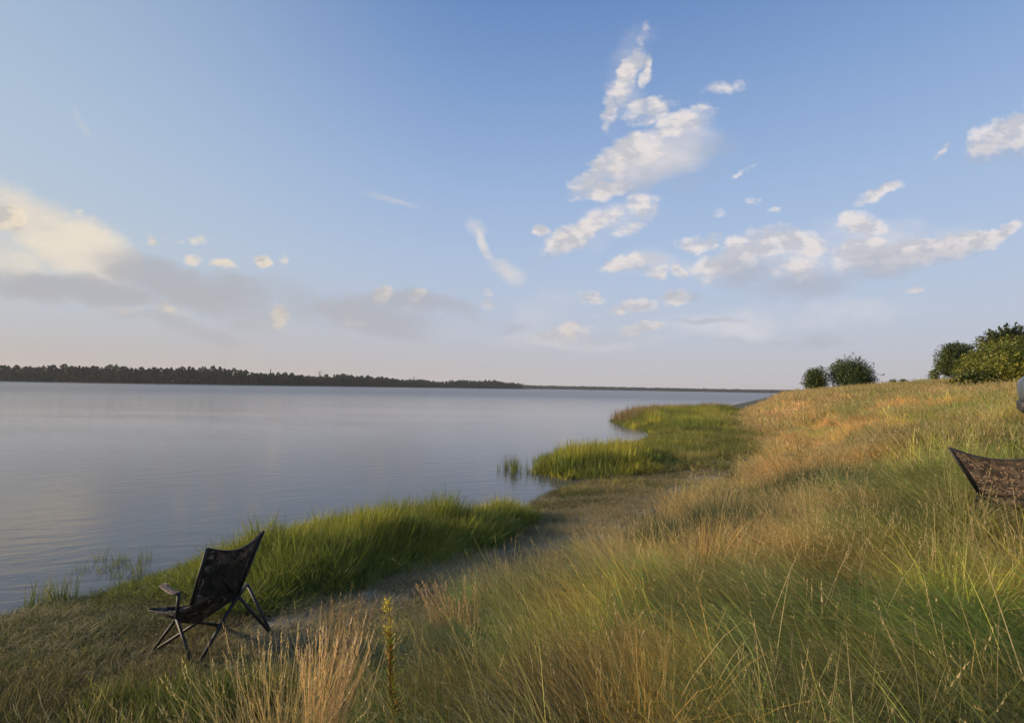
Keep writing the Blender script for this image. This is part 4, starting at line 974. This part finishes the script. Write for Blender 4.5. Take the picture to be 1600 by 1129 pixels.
# ------------------------------------------------------------------ single plants and drift sticks near the camera
GM1 = leafy('stem_leaf', .35, .55, inst=False)
def colored(name, parts, parent=None):
    """parts: list of (V,F,tint) joined into one mesh with per-point colour"""
    V = []; Fc = []; T = []; S = []
    for v, f, c in parts:
        b = len(V); V += v; Fc += [tuple(i + b for i in q) for q in f]; T += [(*c, 1)] * len(v); S += [random.random()] * len(v)
    return mesh_obj(name, V, Fc, GM1, parent, False, {'tint': ('FLOAT_COLOR', 'POINT', np.array(T)), 'shade': ('FLOAT', 'POINT', np.array(S)), 'straw': ('FLOAT', 'POINT', np.zeros(len(V)))})
def weed():
    b = ground_hit(628, 1140); d = 2.75; top = at(605, 938, d); bz = at(624, 1129, d - .1)
    base = Vector((bz.x, bz.y, gz(bz.x, bz.y)))
    t = empty('flowering_weed', base, 'tall slender weed with yellow flower spike in the bottom foreground', 'weed')
    path = [lerpv(base, top, k / 8) + Vector((.012 * math.sin(k * 1.1), 0, 0)) for k in range(9)]
    m = MB(base).tube(path, [.006, .006, .0055, .005, .005, .0045, .004, .003, .002], 6)
    colored('stem', [(m.V, m.F, (.26, .13, .06))], t)
    lv = []; fl = []
    Ht = (top - base).length
    for k in range(300):
        f = random.uniform(.05, .80); p = lerpv(base, top, f) - base; a = random.uniform(0, 6.28); L = random.uniform(.04, .10) * (1.15 - .7 * f)
        o = Vector((math.cos(a), math.sin(a), random.uniform(.5, 1.6))).normalized() * L; s_ = Vector((-math.sin(a), math.cos(a), 0)) * .0035
        lv.append(([p - s_, p + s_, p + o * .5 + s_ * 1.3 + Vector((0, 0, .003)), p + o * .5 - s_ * 1.3, p + o], [(0, 1, 2, 3), (3, 2, 4)], random.choice([(.18, .22, .035), (.28, .26, .045), (.42, .24, .07), (.46, .30, .08)])))
    for k in range(420):
        f = 1 - random.random() ** 1.6 * .42; wd = .034 * (1 - abs(f - .90) * 4.0) if f > .8 else .007
        p = lerpv(base, top, f) - base + Vector((random.gauss(0, 1), random.gauss(0, 1), random.gauss(0, 1))) * max(.004, wd) * .6
        r1 = Vector((random.gauss(0, 1), random.gauss(0, 1), random.gauss(0, 1)))*.0001 + Vector((random.gauss(0, 1), random.gauss(0, 1), random.gauss(0, 1))).normalized() * .0065; r2 = r1.cross(Vector((.3, .5, .8))).normalized() * .0035
        fl.append(([p - r1, p + r2, p + r1, p - r2], [(0, 1, 2, 3)], random.choice([(.75, .58, .04), (.55, .48, .05), (.80, .64, .08), (.35, .33, .05)]) if f > .78 else (.42, .20, .07)))
    colored('leaves', lv, t)['kind'] = 'stuff'; colored('flower_spike', fl, t)['kind'] = 'stuff'
weed()
def plume(px, py_top, px_b, Y, n, spread, label, tint, bend=.12, straw=.9, hmul=1.0, headw=1.0):
    top = at(px, py_top, Y); bx = at(px_b, 1000, Y); base = Vector((bx.x, Y, gz(bx.x, Y))); H = (top.z - base.z) * hmul
    V, Fc, SH, ST = blade_set(n, H * .72, H * 1.02, .0024 * headw, spread, bend, lean=((top.x - base.x) / H, 0), seg=5, straw=straw, head=.75 if straw > .5 else .15)
    # local to base
    o = mesh_obj('grass_clump', V, Fc, GM1, None, False, {'tint': ('FLOAT_COLOR', 'POINT', np.tile(np.array((*tint, 1)), (len(V), 1))), 'shade': ('FLOAT', 'POINT', np.array(SH)), 'straw': ('FLOAT', 'POINT', np.array(ST) * .35)})
    o.location = base; tag(o, label, 'grass clump', kind='stuff'); return o
plume(528, 990, 503, 2.5, 130, .06, 'dense pinkish brown dry grass plume left of the flowering weed', (.64, .42, .25), .16)
plume(545, 945, 520, 3.0, 50, .06, 'thin dark seed stalks rising just behind the pinkish plume', (.24, .13, .08), .12)
plume(395, 1035, 425, 2.3, 130, .20, 'loose yellowed grass clump bending left at the bottom border', (.52, .42, .18), .75)
plume(470, 1000, 462, 2.6, 90, .16, 'fine upright dry stems between the bending clump and the pinkish plume', (.48, .34, .16), .35)
plume(700, 905, 712, 4.4, 110, .22, 'pale pink grass tuft at the edge of the sandy strip', (.45, .27, .17), .35)
plume(1085, 790, 1075, 8.2, 130, .30, 'orange tinted grass tuft in front of the dark green tussock', (.48, .29, .12), .35, headw=2)
plume(1225, 690, 1250, 9.5, 160, .35, 'golden grass tuft swept left beside the blue green tussock', (.48, .30, .12), .4, headw=2.2)

DEAD = plain('bleached_driftwood', (.36, .30, .23), .9, 0, .25, 25, .6)
def stick(px1, py1, px2, py2, r, label):
    a, b = ground_hit(px1, py1), ground_hit(px2, py2); a.z += r * .8 + .006; b.z += r * .8 + .012; m = lerpv(a, b, .5) + Vector((0, 0, .012))
    o = MB(a).tube([a, lerpv(a, m, .5), m, lerpv(m, b, .6), b], [r, r * 1.1, r, r * .8, r * .4], 7).build('drift_stick', DEAD); o.location = a
    tag(o, label, 'stick', 'bleached sticks on the left shore')
stick(80, 1013, 110, 1010, .006, 'short pale stick lying on the left shore, farther from the camera')
stick(105, 1061, 158, 1059, .006, 'longer pale stick lying nearest the bottom left corner')
stick(93, 948, 103, 944, .005, 'tiny pale stick close to the water at the left border')
def flower(px, py, label):
    p = ground_hit(px, py + 25); top = at(px, py, p.y); t = empty('white_flower', p, label, 'flower', 'small white flowers in the bank grass')
    m = MB(p).tube([p, lerpv(p, top, .5) + Vector((.01, 0, 0)), top], .0022, 5); colored('stem', [(m.V, m.F, (.10, .14, .03))], t)
    fl = []
    for k in range(26):
        q = top - p + Vector((random.gauss(0, .012), random.gauss(0, .012), random.gauss(0, .01))); r1 = Vector((random.gauss(0, 1), random.gauss(0, 1), random.gauss(0, 1))).normalized() * .006; r2 = r1.cross(Vector((.3, .5, .8))).normalized() * .005
        fl.append(([q - r1, q + r2, q + r1, q - r2], [(0, 1, 2, 3)], (.62, .62, .50)))
    colored('blossom', fl, t)
flower(1429, 910, 'small white flower head, the upper left of two in the right hand grass')
flower(1443, 922, 'small white flower head, the lower right of two in the right hand grass')

# ------------------------------------------------------------------ summer haze over the lake
def haze():
    bm = bmesh.new(); bmesh.ops.create_cube(bm, size=1.0)
    me = bpy.data.meshes.new('haze'); bm.to_mesh(me); bm.free()
    o = bpy.data.objects.new('haze', me); COL.objects.link(o)
    o.scale = (18400, 18400, 50); o.location = (0, 0, 50 / 2 - 4)
    m = bpy.data.materials.new('haze_air'); m.use_nodes = True; nt = m.node_tree; nt.nodes.clear()
    out = nt.nodes.new('ShaderNodeOutputMaterial'); v = nt.nodes.new('ShaderNodeVolumePrincipled')
    v.inputs['Color'].default_value = (.92, .94, 1, 1); v.inputs['Density'].default_value = HAZE; v.inputs['Anisotropy'].default_value = .2
    nt.links.new(v.outputs[0], out.inputs['Volume']); me.materials.append(m)
    tag(o, 'thin summer haze over the lake and the far forest', kind='stuff')
HAZE = 0.00009
haze()
